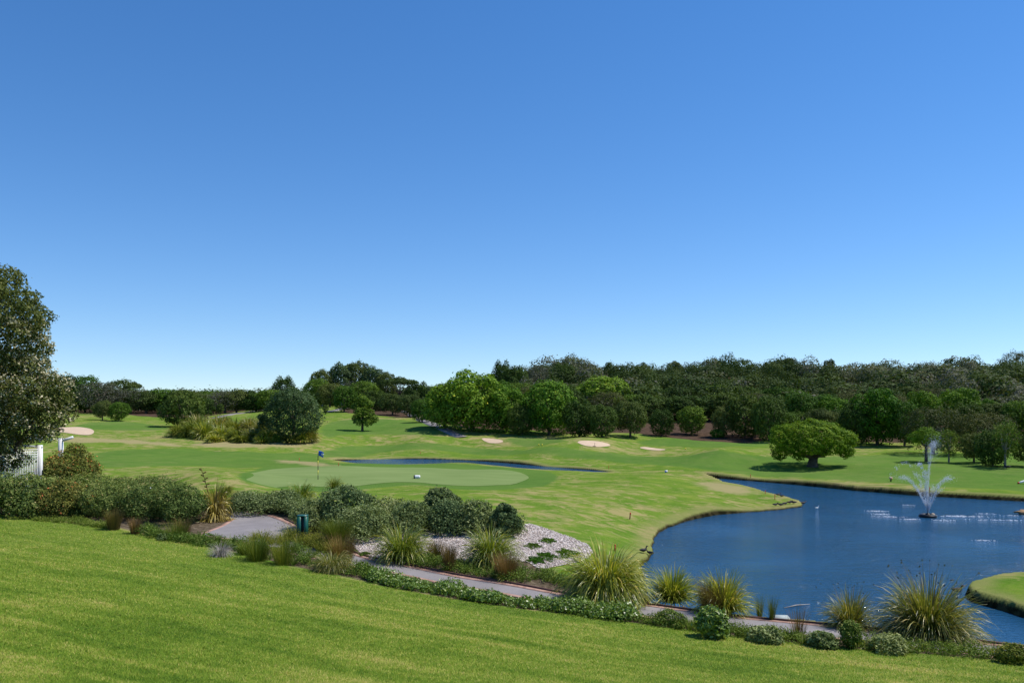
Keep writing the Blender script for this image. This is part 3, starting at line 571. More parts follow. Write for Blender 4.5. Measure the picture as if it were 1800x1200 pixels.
# --- trees one can tell apart
TL = [ # key, px, base, top, width, d, label
 ('round', 320, 749, 683, 76, None, 'round dark bushy tree behind the flax clumps'),
 ('cypress', 365, 738, 697, 24, None, 'narrow upright tree beside the round bushy tree'),
 ('olive', 180, 738, 702, 34, None, 'small spreading tree with twin trunks beyond the pale bunker'),
 ('round2', 209, 740, 705, 36, None, 'small leaning tree on the turf next to the twin-trunked one'),
 ('cypress', 387, 729, 708, 13, None, 'tiny upright shrub beside the far path'),
 ('bushy', 516, 772, 680, 94, None, 'dense grey-green tree leafy to the ground at the end of the flax bed'),
 ('round', 500, None, 658, 42, 200, 'round-topped tree rising above the bushy grey-green tree'),
 ('umbrella', 236, None, 672, 24, 205, 'small flat-topped tree poking above the distant scrub'),
 ('weep', 637, 757, 690, 56, None, 'bright green tree of drooping tiers alone on the slope'),
 ('cypress', 572, 728, 710, 11, None, 'tiny sapling by the far path'),
 ('round2', 605, 724, 676, 42, None, 'round-headed green tree shading the far path'),
 ('olive', 690, 730, 690, 50, None, 'low dark tree on the slope next to the drooping tree'),
 ('olive', 720, 733, 692, 48, None, 'low spreading tree where the far path enters the shade'),
 ('round', 660, 722, 684, 44, None, 'dark tree on the knoll just behind the drooping tree'),
 ('umbrella', 702, None, 664, 62, 172, 'layered flat-branched conifer on the shoulder of the knoll'),
 ('round', 735, None, 668, 46, 170, 'dark round tree next to the layered conifer'),
 ('round', 757, None, 678, 34, 168, 'last dark tree before the gap of sky'),
 ('gum', 567, None, 646, 44, 188, 'tall gum at the start of the knoll skyline'),
 ('gum2', 600, None, 634, 46, 190, 'tall gum with a high rounded head on the knoll'),
 ('gum', 628, None, 631, 50, 192, 'tallest gum crowning the knoll'),
 ('gum2', 655, None, 640, 46, 190, 'broad gum just past the top of the knoll'),
 ('gum', 680, None, 651, 38, 186, 'shorter gum stepping down from the knoll top'),
 ('round2', 558, None, 664, 50, 180, 'green round tree below the first knoll gum'),
 ('olive', 580, None, 672, 50, 176, 'olive tree in the middle of the knoll slope'),
 ('round2', 640, None, 668, 56, 174, 'green tree below the tallest gum'),
 ('grey', 620, None, 668, 44, 178, 'grey-green tree half hidden below the knoll gums'),
 # wood on the hillside, front row from the cart path on
 ('round2', 742, 742, 700, 44, None, 'low green tree at the mouth of the far path'),
 ('lime', 830, 757, 650, 130, None, 'huge spreading tree with yellow tips above the narrow bunker'),
 ('lime2', 782, 752, 672, 80, None, 'yellow-tipped tree on the flank of the huge spreading tree'),
 ('lime', 890, 760, 676, 84, None, 'leafy tree between the two large yellow-tipped crowns'),
 ('lime2', 965, 764, 664, 94, None, 'large leafy tree with hanging boughs behind the oval bunker'),
 ('round', 918, 764, 706, 50, None, 'small dark tree beneath the leafy giants'),
 ('round', 1018, 768, 700, 60, None, 'dark tree rooted in shade behind the oval bunker'),
 ('lime2', 1060, None, 658, 96, 150, 'light green tree reaching up the hillside in mid wood'),
 ('round', 1058, 768, 708, 56, None, 'dark bushy tree just behind the oval bunker rim'),
 ('olive', 1108, 768, 703, 62, None, 'dark olive tree on the wood edge before the brown bank'),
 ('round', 1164, 766, 716, 42, None, 'small round-headed tree on the brown bank'),
 ('round2', 1216, 764, 712, 52, None, 'round tree on short trunks over its own pool of shade'),
 ('olive', 1272, 768, 712, 46, None, 'yellow-olive shrubby tree on the bare brown bank'),
 ('round', 1310, 768, 690, 70, None, 'dark tree behind the bare brown bank'),
 ('round', 1352, 774, 694, 60, None, 'dark tree partly behind the broad dome-shaped tree'),
 ('round2', 1405, None, 686, 62, 128, 'green tree directly above the broad dome-shaped tree'),
 ('bright', 1462, None, 693, 66, 128, 'yellowish green tree next above the dome-shaped tree'),
 ('bright', 1542, 782, 676, 92, None, 'brightest green tree in the wood edge'),
 ('round', 1500, 782, 706, 56, None, 'dark tree in front of the brightest green one'),
 ('round2', 1590, 784, 702, 60, None, 'shaded tree beside the brightest green one'),
 ('bright', 1622, None, 682, 62, 124, 'rounded green tree above the brown domed tree'),
 ('bright', 1685, None, 677, 80, 126, 'wide green tree behind the fountain spray'),
 ('bright', 1738, None, 696, 36, 120, 'small green tree with reddish tips near the wood end'),
 ('brown', 1640, 798, 714, 104, None, 'brown-green domed tree behind the fountain'),
 ('brown', 1730, 800, 724, 96, None, 'second brown-green domed tree, beyond the fountain spray'),
 ('umbgreen', 1628, 811, 750, 66, None, 'umbrella-shaped bright green tree on the far bank'),
 ('leafy', 1668, 812, 752, 38, None, 'slender loose-leaved tree behind the fountain plume'),
 ('olive', 1712, 812, 758, 54, None, 'low bushy tree in the group beyond the fountain'),
 ('round', 1745, 819, 752, 56, None, 'dark thick-trunked tree in the group beyond the fountain'),
 ('leafy', 1767, 822, 736, 48, None, 'tall open tree with yellow-green leaves on the far bank'),
 ('olive', 1805, 820, 760, 50, None, 'dark bush cut by the edge of the picture on the far bank'),
 # skyline
 ('round', 882, None, 630, 40, 172, 'dark clipped-looking tree rising over the yellow-tipped giant'),
 ('round', 905, None, 640, 46, 168, 'dark tree on the skyline next to the clipped-looking one'),
 ('grey', 945, None, 636, 40, 175, 'grey-leaved tree on the skyline'),
 ('round', 990, None, 636, 40, 180, 'dark round head on the skyline past the grey-leaved tree'),
 ('cypress', 1070, None, 634, 12, 215, 'thin pointed tree on the ridge'),
 ('cypress', 1131, None, 634, 10, 215, 'second thin pointed tree on the ridge'),
 ('gum', 1187, None, 632, 30, 215, 'rounded gum breaking the ridge line'),
 ('umbgreen', 1368, None, 631, 12, 222, 'tiny dark tree standing clear on the ridge'),
 ('gum', 1388, None, 627, 20, 222, 'square-headed small tree standing clear on the ridge'),
 ('gum', 1458, None, 629, 24, 222, 'slim tree on the ridge past the square-headed one'),
 ('round', 1545, None, 646, 26, 215, 'small dark tree where the ridge dips'),
 ('brown', 1790, None, 617, 60, 205, 'large dark tree crowning the ridge at the edge of the picture'),
]
TREEXY = []
for k, px, b, t, w_, d, lab in TL:
    o = tree(k, px, b, t, w_, d, lab, 'trees around the golf course'); TREEXY.append((o.location.x, o.location.y, w_ / F * o.location.y * .5))
# second and third rows of the wood: nothing in the photo tells these dark crowns apart
r = R0(77)
for row, (dd, n, t0) in enumerate(((136, 24, 694), (150, 26, 682))):
    for i in range(n):
        px = 775 + (i + r.rand() * .7) * (1060 / n); x = (px - 900) / F * dd; top = t0 - 8 * r.rand() - (8 if px < 1000 else 0) + (14 if px > 1650 else 0)
        k = ['round', 'round2', 'olive', 'round', 'brown', 'round2'][r.randint(6)]
        tree(k, px, None, top, 58 + 22 * r.rand(), dd + r.rand() * 8, 'dark evergreen tree packed into the wood behind the edge trees', 'trees packed into the hillside wood')
for i in range(8):
    tree(['round', 'round2', 'olive'][i % 3], 1700 + i * 22, None, 700 + 10 * r.rand(), 60, 116 + 10 * (i % 2) + 4 * r.rand(), 'dark evergreen tree packed into the wood behind the edge trees', 'trees packed into the hillside wood')
for i in range(26):
    px = 905 + i * 29 + r.rand() * 12
    if 1140 < px < 1330: continue
    tree(['round', 'olive', 'round2', 'leafy', 'cypress'][r.randint(5)], px, None, 712 + 14 * r.rand(), 40 + 26 * r.rand(), (119 if px > 1340 else 127) + 5 * r.rand(), 'low dark understorey tree filling the shade along the wood edge', 'understorey trees of the wood edge')
for i in range(14):
    px = 118 + i * 27 + r.rand() * 12; top = (656 if px < 150 else 664 if px < 210 else 682) + 4 * r.rand()
    tree(['round', 'olive', 'round2', 'grey'][r.randint(4) if px > 130 else 0], px, None, top, 56 + 18 * r.rand(), 183 + 12 * r.rand(), 'dark evergreen tree in the distant wood edge beyond the pale bunker', 'trees of the distant wood edge')

# --- scrub covering the hill behind: nobody could count it
def scrub(name, pts, seed, n, label, size=.40, hs=(2.2, 6.0), greyp=.22):
    r = R0(seed); lb = [env_lobes(R0(s), 6, 4, .1, 7, .30) for s in range(6)]
    base = [lobes_leaves(R0(40 + s), lb[s], n, size, jit=.38, fuzz=.02)[:2] for s in range(6)]; Vs = []; Rs = []
    zz = height(pts[:, 0], pts[:, 1])
    for (x, y), z in zip(pts, zz):
        V, q = base[r.randint(6)]; a = r.rand() * 6.28; s = .75 + 1.1 * r.rand() ** 2; h = hs[0] + (hs[1] - hs[0]) * r.rand()
        c, sn = math.cos(a) * s, math.sin(a) * s
        Vs.append(np.c_[V[:, 0] * c - V[:, 1] * sn + x, V[:, 0] * sn + V[:, 1] * c + y, V[:, 2] * h / 4 + z - .2])
        off = (.38 + .15 * r.rand() if r.rand() < greyp * (.3 + 2 * (math.sin(x * .13) * math.sin(x * .05 + 1) > 0)) else -.22 + .36 * r.rand()); Rs.append(np.clip(q * .4 + .17 + off, 0, 1))
    return T(obj(name, foliage(name, LM['scrub'], np.concatenate(Vs), np.concatenate(Rs))), label, 'woodland', kind='stuff')
r = R0(9); X = r.uniform(-14, 190, 4000); Y = 146 + 97 * r.rand(4000); u = X / Y * F + 900
k = (u > 770) & (u < 1960) & (Y < 158 + 85 * np.clip((u - 700) / 250, .2, 1)); P = np.stack([X[k], Y[k]], -1)
sel = []
for p in P:
    if all((p[0] - q[0]) ** 2 + (p[1] - q[1]) ** 2 > 12.5 for q in sel): sel.append(p)
    if len(sel) > 1050: break
scrub('woodland', np.array(sel), 31, 760, 'dark evergreen scrub with grey dead patches covering the hillside to the ridge')
r = R0(10); X = r.uniform(-175, -12, 700); Y = 194 + 48 * r.rand(700); u = X / Y * F + 900; P = np.stack([X, Y], -1)[(u > -80) & (u < 800)]
scrub('woodland', P[:400], 32, 420, 'flat-topped distant scrub filling the skyline beyond the fairway', hs=(4.6, 6.0), greyp=.15)
# ------------------------------------------------------------------ strap-leaved and reedy plants
def straps(r, n, L0, L1, spread, base, width, droop, seg=6, lean0=.03, az=None):
    """n ribbons arching out of a base circle; returns vertices, per-face random"""
    a = r.rand(n) * 2 * PI if az is None else az; th = lean0 + spread * r.rand(n) ** .8; Ln = (L0 + (L1 - L0) * r.rand(n)) * (1 + .30 * th); br = base * np.sqrt(r.rand(n))
    t = np.linspace(0, 1, seg + 1)[None]; k = (droop * (.5 + r.rand(n)))[:, None]; ang = th[:, None] + k * t ** 1.4
    ds = Ln[:, None] / seg; rr = np.concatenate([np.zeros((n, 1)), np.cumsum(np.sin(ang[:, :-1]) * ds, 1)], 1) + br[:, None]
    zz = np.concatenate([np.zeros((n, 1)), np.cumsum(np.cos(ang[:, :-1]) * ds, 1)], 1); zz = np.maximum(zz, .02)
    ca, sa = np.cos(a)[:, None], np.sin(a)[:, None]; w = width * (.7 + .6 * r.rand(n))[:, None] * np.minimum(1, (1.02 - t) ** .55 * 1.15) * .5
    tw = (r.rand(n) - .5)[:, None] * 1.6 * t; sx = -sa * np.cos(tw); sy = ca * np.cos(tw); sz = np.sin(tw)
    C = np.stack([rr * ca, rr * sa, zz], -1); S = np.stack([sx, sy, sz + 0 * sx], -1) * w[..., None]
    V = np.stack([C - S, C + S], 2).reshape(-1, 3); idx = np.arange(n * (seg + 1) * 2).reshape(n, seg + 1, 2)
    Fc = np.stack([idx[:, :-1, 0], idx[:, :-1, 1], idx[:, 1:, 1], idx[:, 1:, 0]], -1).reshape(-1, 4)
    rn = np.clip(.45 + .22 * r.normal(size=n), 0, 1)[:, None] + .16 * (t[:, :-1] - .4); rn = np.clip(rn, 0, 1)
    return V, Fc, rn.ravel(), C[:, -1]
def join(parts):
    Vs, Fs, Rs, o = [], [], [], 0
    for V, Fc, q in parts: Vs.append(V); Fs.append(np.asarray(Fc) + o); Rs.append(q); o += len(V)
    return np.concatenate(Vs), np.concatenate(Fs), np.concatenate(Rs)
def pm(name, mat, parts): V, Fc, q = join(parts); return mesh(name, V, Fc, LM[mat], {'rnd': ('FACE', q)})
def octas(r, P, s):
    n = len(P); s = np.broadcast_to(s, (n,))[:, None, None]; o = np.array([(1, 0, 0), (0, 1, 0), (-1, 0, 0), (0, -1, 0), (0, 0, 1), (0, 0, -1)], float)
    V = (P[:, None] + o[None] * s).reshape(-1, 3); f = np.array([(0, 1, 4, 4), (1, 2, 4, 4)]);
    tr = np.array([(0, 1, 4), (1, 2, 4), (2, 3, 4), (3, 0, 4), (1, 0, 5), (2, 1, 5), (3, 2, 5), (0, 3, 5)])
    return V, (np.arange(n)[:, None, None] * 6 + tr[None]).reshape(-1, 3)
def at(px, base):
    p = on_ground(px, base); return p, F / p[1]            # ground point and photo pixels per metre there
def plant_obj(name, me, p, label, cat, group=None, rz=0.0, s=1.0):
    o = obj(name, me, None, tuple(p)); o.rotation_euler = (0, 0, rz); o.scale = (s, s, s); return T(o, label, cat, group)
def tussock(px, base, w, h, label, mat='strap', n=420, name='strap_leaf_clump', cat='plant', seed=None, droop=1.5, width=.035, spread=.95, group=None, heads=0):
    r = R0(seed or int(px * 7 + base)); p, s = at(px, base); W = w / s; H = h / s
    V, Fc, q, tip = straps(r, int(n * 1.9), H * .6, H * 1.08, spread * 1.2, W * .24, width, droop * 1.15)
    k = (W * .5) / np.percentile(np.hypot(V[:, 0], V[:, 1]), 92); V[:, :2] *= k; V[:, 2] *= .92 * H / np.percentile(V[:, 2], 99)
    parts = [(V, Fc, q)]
    o = plant_obj(name, pm(name, mat, parts), p, label, cat, group)
    if heads:
        V, Fc, q, tip = straps(r, heads, H * 1.0, H * 1.3, .5, W * .12, .020, .35); hd = [leafquads(r, tip, unit(r.normal(size=tip.shape)), H * .045, .7) for _ in range(2)]
        obj('flower_stalks', pm('flower_stalks', 'reed', [(V, Fc, q)] + [(h_, np.arange(len(h_)).reshape(-1, 4), np.full(len(h_) // 4, .1)) for h_ in hd]), o)
    return o
def reeds(px, base, w, h, label, mat='reed', n=500, name='reed_clump', cat='plant', spread=.28, width=.010, droop=.25, group=None, basef=.28, seed=None):
    r = R0(seed or int(px * 5 + base)); p, s = at(px, base); W = w / s; H = h / s
    V, Fc, q, tip = straps(r, n, H * .6, H * 1.1, spread, W * basef, width, droop, 4)
    V[:, :2] *= (W * .5) / np.percentile(np.hypot(V[:, 0], V[:, 1]), 97); V[:, 2] *= H / np.percentile(V[:, 2], 99)
    z = V[:, 2] / H; q = np.clip(q * .6 + .35 * z.reshape(-1, 2).mean(1)[:len(q)] if False else q, 0, 1)
    return plant_obj(name, pm(name, mat, [(V, Fc, q)]), p, label, cat, group)
def bush(px, base, w, h, label, mat='hedge', leaf=.09, n=9000, lob=16, name='shrub', cat='shrub', depth=1.0, seed=None, rr=.2, extra=None, group=None, jit=.6, shell=.14, flat=.75, dy=0.):
    r = R0(seed or int(px * 3 + base * 2)); p, s = at(px, base); p = p + np.array([0, dy, 0]); W = w / s; H = h / s; lb = []
    for i in range(lob):
        a = i * 2.39996 + r.rand() * .5; q = math.sqrt((i + .5) / lob) * (.75 + .35 * r.rand()); R_ = W * rr * (.6 + .8 * r.rand()); z = max(R_ * flat * .5, (H - R_ * flat) * math.sqrt(max(0, 1 - q * q * .8)) * (.7 + .4 * r.rand()))
        lb.append((math.cos(a) * q * (W / 2 - R_), math.sin(a) * q * (W / 2 - R_) * depth, z, R_, R_ * flat))
    lb.append((0, 0, H * .35, W * .33, H * .4))
    V, rnd, P = lobes_leaves(r, lb, int(n * .85), leaf * 1.15, jit=jit, shell=shell, under=.5, up=.4, aspect=.5, fuzz=.10); rnd = np.clip(.45 + (rnd - .42) * 1.35, 0, 1); V[:, 2] = np.maximum(V[:, 2], -.05)
    o = plant_obj(name, foliage(name, LM[mat], V, rnd), p, label, cat, group)
    if extra: extra(r, o, P, W, H)
    return o
def sprinkle(nm, mat, count, size, zmin=.4):
    def f(r, o, P, W, H):
        Q = P[P[:, 2] > H * zmin]; Q = Q[r.choice(len(Q), count)]; Q = Q + unit(Q - np.array([0, 0, H * .3])) * .03
        V = leafquads(r, Q, unit(r.normal(size=Q.shape) + [0, 0, .8]), size * (.6 + .8 * r.rand(count)), .8)
        obj(nm, mesh(nm, V, np.arange(len(V)).reshape(-1, 4), LM[mat] if mat in LM else M[mat], {'rnd': ('FACE', r.rand(count))}), o)
    return f

# big pale-leaved tree at the picture's edge
D = 46.0; r = R0(3); lb = []; bx, bz = (-30 - 900) / F * D, None; bz = gz(bx, D)
for px, py, q in [(-60,500,60),(0,515,52),(-20,490,42),(38,548,46),(62,560,26),(30,600,52),(-60,600,110),(52,650,36),(20,680,60),(75,690,42),(100,676,20),(95,720,34),(115,735,16),(60,740,46),(100,755,20),(20,750,52),(-60,720,110),(-130,640,110),(-120,760,90),(10,795,34),(-20,800,40),(80,610,16),(84,575,14),(110,700,18),(-110,540,80)]:
    for dy in ((-.5, .45) if q > 40 else (0,)):
        R_ = q / F * D * (.86 if dy else 1); lb.append(((px - 900) / F * D - bx, dy * R_ * 1.5 + (r.rand() - .5), CZ + (YH - py) / F * D - bz, R_, R_ * .95))
l2 = []
for l in lb:
    l2.append((l[0], l[1], l[2], l[3] * .72, l[4] * .72))
    for i in range(13 if l[3] > 1 else 6):
        u = unit(r.normal(size=3) + [0, -.3, .1]); q = l[3] * (.26 + .20 * r.rand()); l2.append((l[0] + u[0] * l[3] * .78, l[1] + u[1] * l[3] * .78, l[2] + u[2] * l[3] * .78, q, q * .85))
V, rnd, P = lobes_leaves(r, l2, 90000, .15, shell=.12, jit=.5, under=.5)
e = T(empty('tree', (bx, D, bz)), 'tall grey-green tree dusted with cream blossom beside the white lattice', 'tree')
link(bpy.data.objects.new('crown', foliage('crown', LM['big'], V, rnd)), e)
w_ = (P[:, 2] < 10.5) & (P[:, 2] > 2.2) & (np.sin(P[:, 0] * 2.1 + P[:, 2] * 1.3) * np.sin(P[:, 2] * 2.3 + P[:, 1]) > -.25); Q = P[w_]; c0 = np.array([l[:3] for l in lb]); Q = Q[r.choice(len(Q), 4400)]
Q = np.repeat(Q, 5, 0) + r.normal(size=(22000, 3)) * .11 + unit(Q.repeat(5, 0) - np.array([0, 0, 5.])) * .14
V = leafquads(r, Q, unit(r.normal(size=Q.shape) + [.3, -.2, .8]), .13 * (.6 + .8 * r.rand(22000)), .7)
link(bpy.data.objects.new('blossom', foliage('blossom', LM['blossom'], V, r.rand(22000))), e)
link(bpy.data.objects.new('trunk', trunk_mesh(r, 'trunk', M['bark'], 13, .35, [(0, 0, 9), (-2, 0, 7), (2, .3, 7.5), (3, 0, 5), (-3, .5, 5), (1, .6, 4)], .1, .2)), e)

# white lattice arbour behind it
D = 50.0
def W2(px, py, d): return np.array([(px - 900) / F * d, d, CZ + (YH - py) / F * d])
e = T(empty('lattice_arbour', (W2(70, 835, D)[0], D, gz(W2(70, 835, D)[0], D))), 'white timber lattice arbour behind the blossoming tree', 'arbour'); eo = np.array(e.location)
def bar(name, A, B, t, mat='white', wd=None):
    A = np.array(A) - eo; B = np.array(B) - eo; mb = MB(); d = unit(B - A); up = np.array([0, 0, 1.]) if abs(d[2]) < .9 else np.array([0, 1., 0]); s = unit(np.cross(d, up)) * (wd or t) / 2; u = unit(np.cross(s, d)) * t / 2
    V = [P_ + i * s + j * u for P_ in (A, B) for j in (-1, 1) for i in (-1, 1)]
    return mb.add(V, [(0, 2, 3, 1), (4, 5, 7, 6), (0, 1, 5, 4), (2, 6, 7, 3), (0, 4, 6, 2), (1, 3, 7, 5)])
gzD = gz(eo[0], D)
for px, tp, d in ((70, 782, 50), (107, 770, 54), (2, 800, 47)):
    a = W2(px, tp, d); bar('post', (a[0], a[1], gz(a[0], a[1])), a, .24).build('post', M['white'], e)
bar('beam', W2(45, 771, 50), W2(72, 769, 50), .30).build('beam', M['white'], e)
bar('beam', W2(104, 776, 54), W2(128, 768, 54), .16).build('beam', M['white'], e)
bar('beam', W2(40, 783, 50), W2(74, 785, 50), .12).build('beam', M['white'], e)
mb = MB(); 
for i in range(17):
    y_ = 791 + i * 4.2; A = W2(-8 if i > 3 else 22, y_ + (3 if i > 3 else 0), 48.4); B = W2(68, y_ - 1.5, 49.9); q = bar('x', A, B, .045, wd=.03); mb.add(np.concatenate(q.V), np.concatenate(q.F[4]))
for i in range(26):
    px = -6 + i * 3.0; A = W2(px, 792, 48.4 + i * .06); q = bar('x', A, (A[0], A[1] - .03, gz(A[0], A[1])), .035, wd=.03); mb.add(np.concatenate(q.V), np.concatenate(q.F[4]))
mb.build('lattice_panel', M['white'], e)

# shrubbery between the lawn and the green
bush(-30, 905, 150, 78, 'dark shrub filling the corner under the blossoming tree', 'hedge', .11, 12000)
bush(55, 905, 130, 78, 'dark leafy shrub on the lawn edge in front of the lattice', 'hedge', .11, 13000, seed=41)
bush(128, 868, 118, 84, 'tall rounded shrub with orange berries in front of the golf course', 'rust', .12, 12000, extra=sprinkle('berries', 'red', 60, .09), lob=20, rr=.17, jit=.8, shell=.2)
bush(95, 872, 76, 74, 'narrow shrub with orange berries against the white post', 'rust', .12, 8000, extra=sprinkle('berries', 'red', 26, .08), seed=47)
bush(112, 905, 120, 62, 'olive-brown shrub with a hollow base beside the lawn', 'rust', .10, 12000, seed=42)
bush(195, 908, 130, 62, 'muted green shrub just behind the brown reeds', 'hedge', .09, 12000)
bush(150, 880, 150, 48, 'low grey-green shrub between the berry shrub and the lawn shrubs', 'hedge', .09, 10000)
bush(262, 912, 120, 66, 'spreading muted shrub with pale specks', 'hedge', .09, 12000, extra=sprinkle('flowers', 'white', 30, .05))
bush(318, 918, 108, 66, 'rounded muted shrub right beside the bronze flax', 'hedge', .09, 12000)
bush(262, 880, 140, 46, 'low muted shrub on the skyline of the shrubbery', 'hedge', .09, 10000)
bush(205, 873, 90, 36, 'low shrub seen past the berry shrub', 'hedge', .09, 6000)
bush(455, 899, 118, 32, 'low silvery shrub along the far kerb of the path', 'silver', .085, 9000, depth=.7)
bush(425, 893, 50, 30, 'small silvery shrub behind the bronze flax', 'silver', .085, 4000)
bush(500, 896, 84, 36, 'silvery shrub at the bend of the path', 'silver', .085, 7000)
bush(545, 930, 84, 52, 'silvery shrub beside the dark green bin', 'silver', .085, 8000)
bush(608, 925, 130, 76, 'largest silvery shrub, darkest and roundest, below the flag', 'greygreen', .10, 16000, lob=22, rr=.16)
bush(640, 945, 130, 62, 'green-silver shrub in front of the roundest one', 'silver', .085, 12000)
bush(690, 925, 100, 52, 'pale silvery shrub in the middle of the shrub bank', 'silver', .08, 10000)
bush(722, 938, 100, 58, 'pale shrub above the gravel bed', 'silver', .08, 9000)
bush(775, 915, 90, 56, 'dark-tipped shrub with upright shoots below the white drum', 'greygreen', .10, 10000, lob=24, rr=.13)
bush(790, 935, 110, 56, 'broad grey-green shrub over the gravel', 'greygreen', .09, 12000, seed=52)
bush(838, 936, 96, 60, 'silver-green shrub between two dark ones over the gravel', 'silver', .09, 10000)
bush(888, 944, 64, 60, 'dark upright grey-green shrub at the end of the shrub bank', 'greygreen', .10, 9000, lob=22, rr=.15)
tussock(378, 914, 60, 62, 'bronze and yellow flax clump where the path begins', 'flax', 190, 'flax', seed=61, width=.095, droop=1.7, spread=1.2)
o = tussock(385, 893, 60, 44, 'green strap-leaved clump behind the bronze flax', 'greenreed', 220, seed=62, width=.05)
p, s = at(378, 914); mb = MB(); H = 92 / s
mb.tube(np.array([[-.2, 0, .3], [-.35, 0, H * .5], [-.55, 0, H * .8], [-.75, 0, H]]), [.03, .025, .02, .02], 5)
for i in range(7): z = H * (.62 + .055 * i); mb.tube(np.array([[-.42 - .045 * i, 0, z], [-.42 - .045 * i + (.16 if i % 2 else -.14), .04, z + .07]]), [.02, .045], 5)
T(mb.build('flax_flower_stalk', LM['reed'], None, tuple(p)), 'tall dark flower stalk leaning out of the bronze flax', 'flower stalk')
tussock(530, 882, 56, 36, 'fresh green strap-leaved clump among the silvery shrubs', 'strap', 240, seed=63, width=.05)
tussock(588, 858, 34, 22, 'small tuft of grass on top of the roundest silvery shrub', 'greenreed', 120, seed=64)
tussock(398, 866, 30, 14, 'small green tuft at the foot of the mound', 'greenreed', 90, seed=65)
reeds(200, 931, 38, 38, 'upright brown reed clump on the lawn edge', 'reed', 700)
reeds(452, 985, 70, 46, 'spiky green reed clump between the path bend and the lawn', 'greenreed', 620, spread=.5, seed=171)
reeds(498, 992, 62, 50, 'taller green reed clump next to the bin', 'greenreed', 520, spread=.45, seed=172)
reeds(430, 975, 36, 26, 'short green reed tuft behind the withered tuft', 'greenreed', 260, spread=.6, seed=173)
reeds(238, 938, 30, 30, 'shorter brown reed clump next to the upright one', 'reed', 450)
reeds(310, 947, 56, 34, 'dusky grass clump before the bare sandy patch', 'greenreed', 500, spread=.6, seed=71)
reeds(322, 940, 40, 32, 'reddish grass clump before the bare sandy patch', 'reed', 350, seed=72)
tussock(592, 962, 62, 58, 'tall olive reed clump behind the orange grasses', 'greenreed', 700, 'reed_clump', seed=73, width=.014, droop=.5, spread=.5)
reeds(602, 990, 70, 52, 'orange dry grass clump at the path side', 'dryreed', 900, spread=.55, seed=74, width=.012)
tussock(585, 1003, 78, 34, 'drooping dark tussock on the lawn edge', 'strapdark', 700, seed=75, width=.012, droop=2.4)
tussock(706, 985, 104, 64, 'wide yellow-tipped strap clump on the gravel edge', 'strap', 620, seed=76, heads=0)
reeds(790, 1002, 40, 52, 'dark brown reed clump between the two strap clumps', 'reed', 700, seed=77)
reeds(765, 985, 44, 40, 'thin brown reed clump behind the dark brown one', 'reed', 420, seed=78)
tussock(862, 990, 104, 66, 'bright strap clump in the middle of the gravel bed', 'strap', 560, seed=79)
reeds(890, 1017, 62, 48, 'rounded brown reed clump by the path', 'reed', 1000, spread=.5, seed=80)
tussock(885, 1020, 30, 20, 'small fresh tuft at the foot of the rounded brown reeds', 'strap', 80, seed=81)
tussock(1065, 1056, 150, 92, 'largest glossy strap clump beside the pond corner', 'strap', 1100, seed=82, width=.045, droop=1.9)
tussock(1182, 1058, 92, 62, 'strap clump with upright fans on the pond edge', 'strap', 480, seed=83, width=.045, droop=.9, spread=1.1)
tussock(1272, 1077, 100, 74, 'strap clump with orange tips behind brown reeds', 'strap', 520, seed=84, width=.045, droop=1.0, spread=1.1)
reeds(1250, 1079, 70, 66, 'brown reed clump leaning against the orange-tipped strap clump', 'reed', 800, spread=.45, seed=85)
reeds(1335, 1084, 26, 42, 'thin reeds before the pale slab', 'greenreed', 130, seed=86)
reeds(1357, 1089, 26, 44, 'thin dark reeds hiding the middle of the pale slab', 'greenreed', 170, seed=87)
reeds(1403, 1118, 52, 58, 'sparse reeds on the near side of the path', 'reed', 150, spread=.35, seed=88)
tussock(1495, 1102, 96, 64, 'dull strap clump, smaller of the two before the open pond', 'strapdark', 480, seed=89, width=.03, droop=1.0, spread=1.2, heads=14)
tussock(1632, 1117, 172, 96, 'huge dull strap clump with spiky seed heads on the pond edge', 'strapdark', 1300, seed=90, width=.034, droop=1.3, spread=1.25, heads=34)
bush(1495, 1139, 38, 52, 'upright yellow-green bush on the lawn edge', 'weedy', .05, 5000, lob=14, rr=.3, flat=1.1)
tussock(1500, 1140, 36, 28, 'few pale straps at the foot of the upright bush', 'strap', 16, seed=91)
for px, b_, w_, h_, lab in ((1345, 1127, 74, 28, 'silvery cushion beside the sparse reeds'), (1445, 1137, 56, 30, 'silvery cushion beside the upright yellow-green bush')):
    bush(px, b_, w_, h_, lab, 'silver', .075, 3600, lob=12)
bush(1178, 1098, 70, 28, 'yellow-green cushion on the lawn edge', 'weedy', .05, 5000, extra=sprinkle('flowers', 'yellow', 16, .04))
bush(1250, 1120, 64, 52, 'dark glossy bush with one yellow flower', 'fresh', .10, 4200, lob=14, rr=.24, extra=sprinkle('flowers', 'yellow', 3, .07))
bush(1562, 1146, 74, 34, 'mixed low bush with grey-green leaves past the upright bush', 'silver', .06, 4200, seed=55)
bush(1778, 1166, 60, 36, 'dark weedy bush with white specks at the lawn corner', 'greenreed', .06, 4200, extra=sprinkle('flowers', 'white', 14, .035))
bush(285, 950, 22, 14, 'small pale-leaved plant at the lawn edge', 'silver', .06, 700)
tussock(388, 978, 46, 26, 'grey withered tuft lying on the lawn edge', 'strapdark', 240, 'withered_tuft', seed=92, width=.012, droop=1.6).data.materials[0] = M['wire']

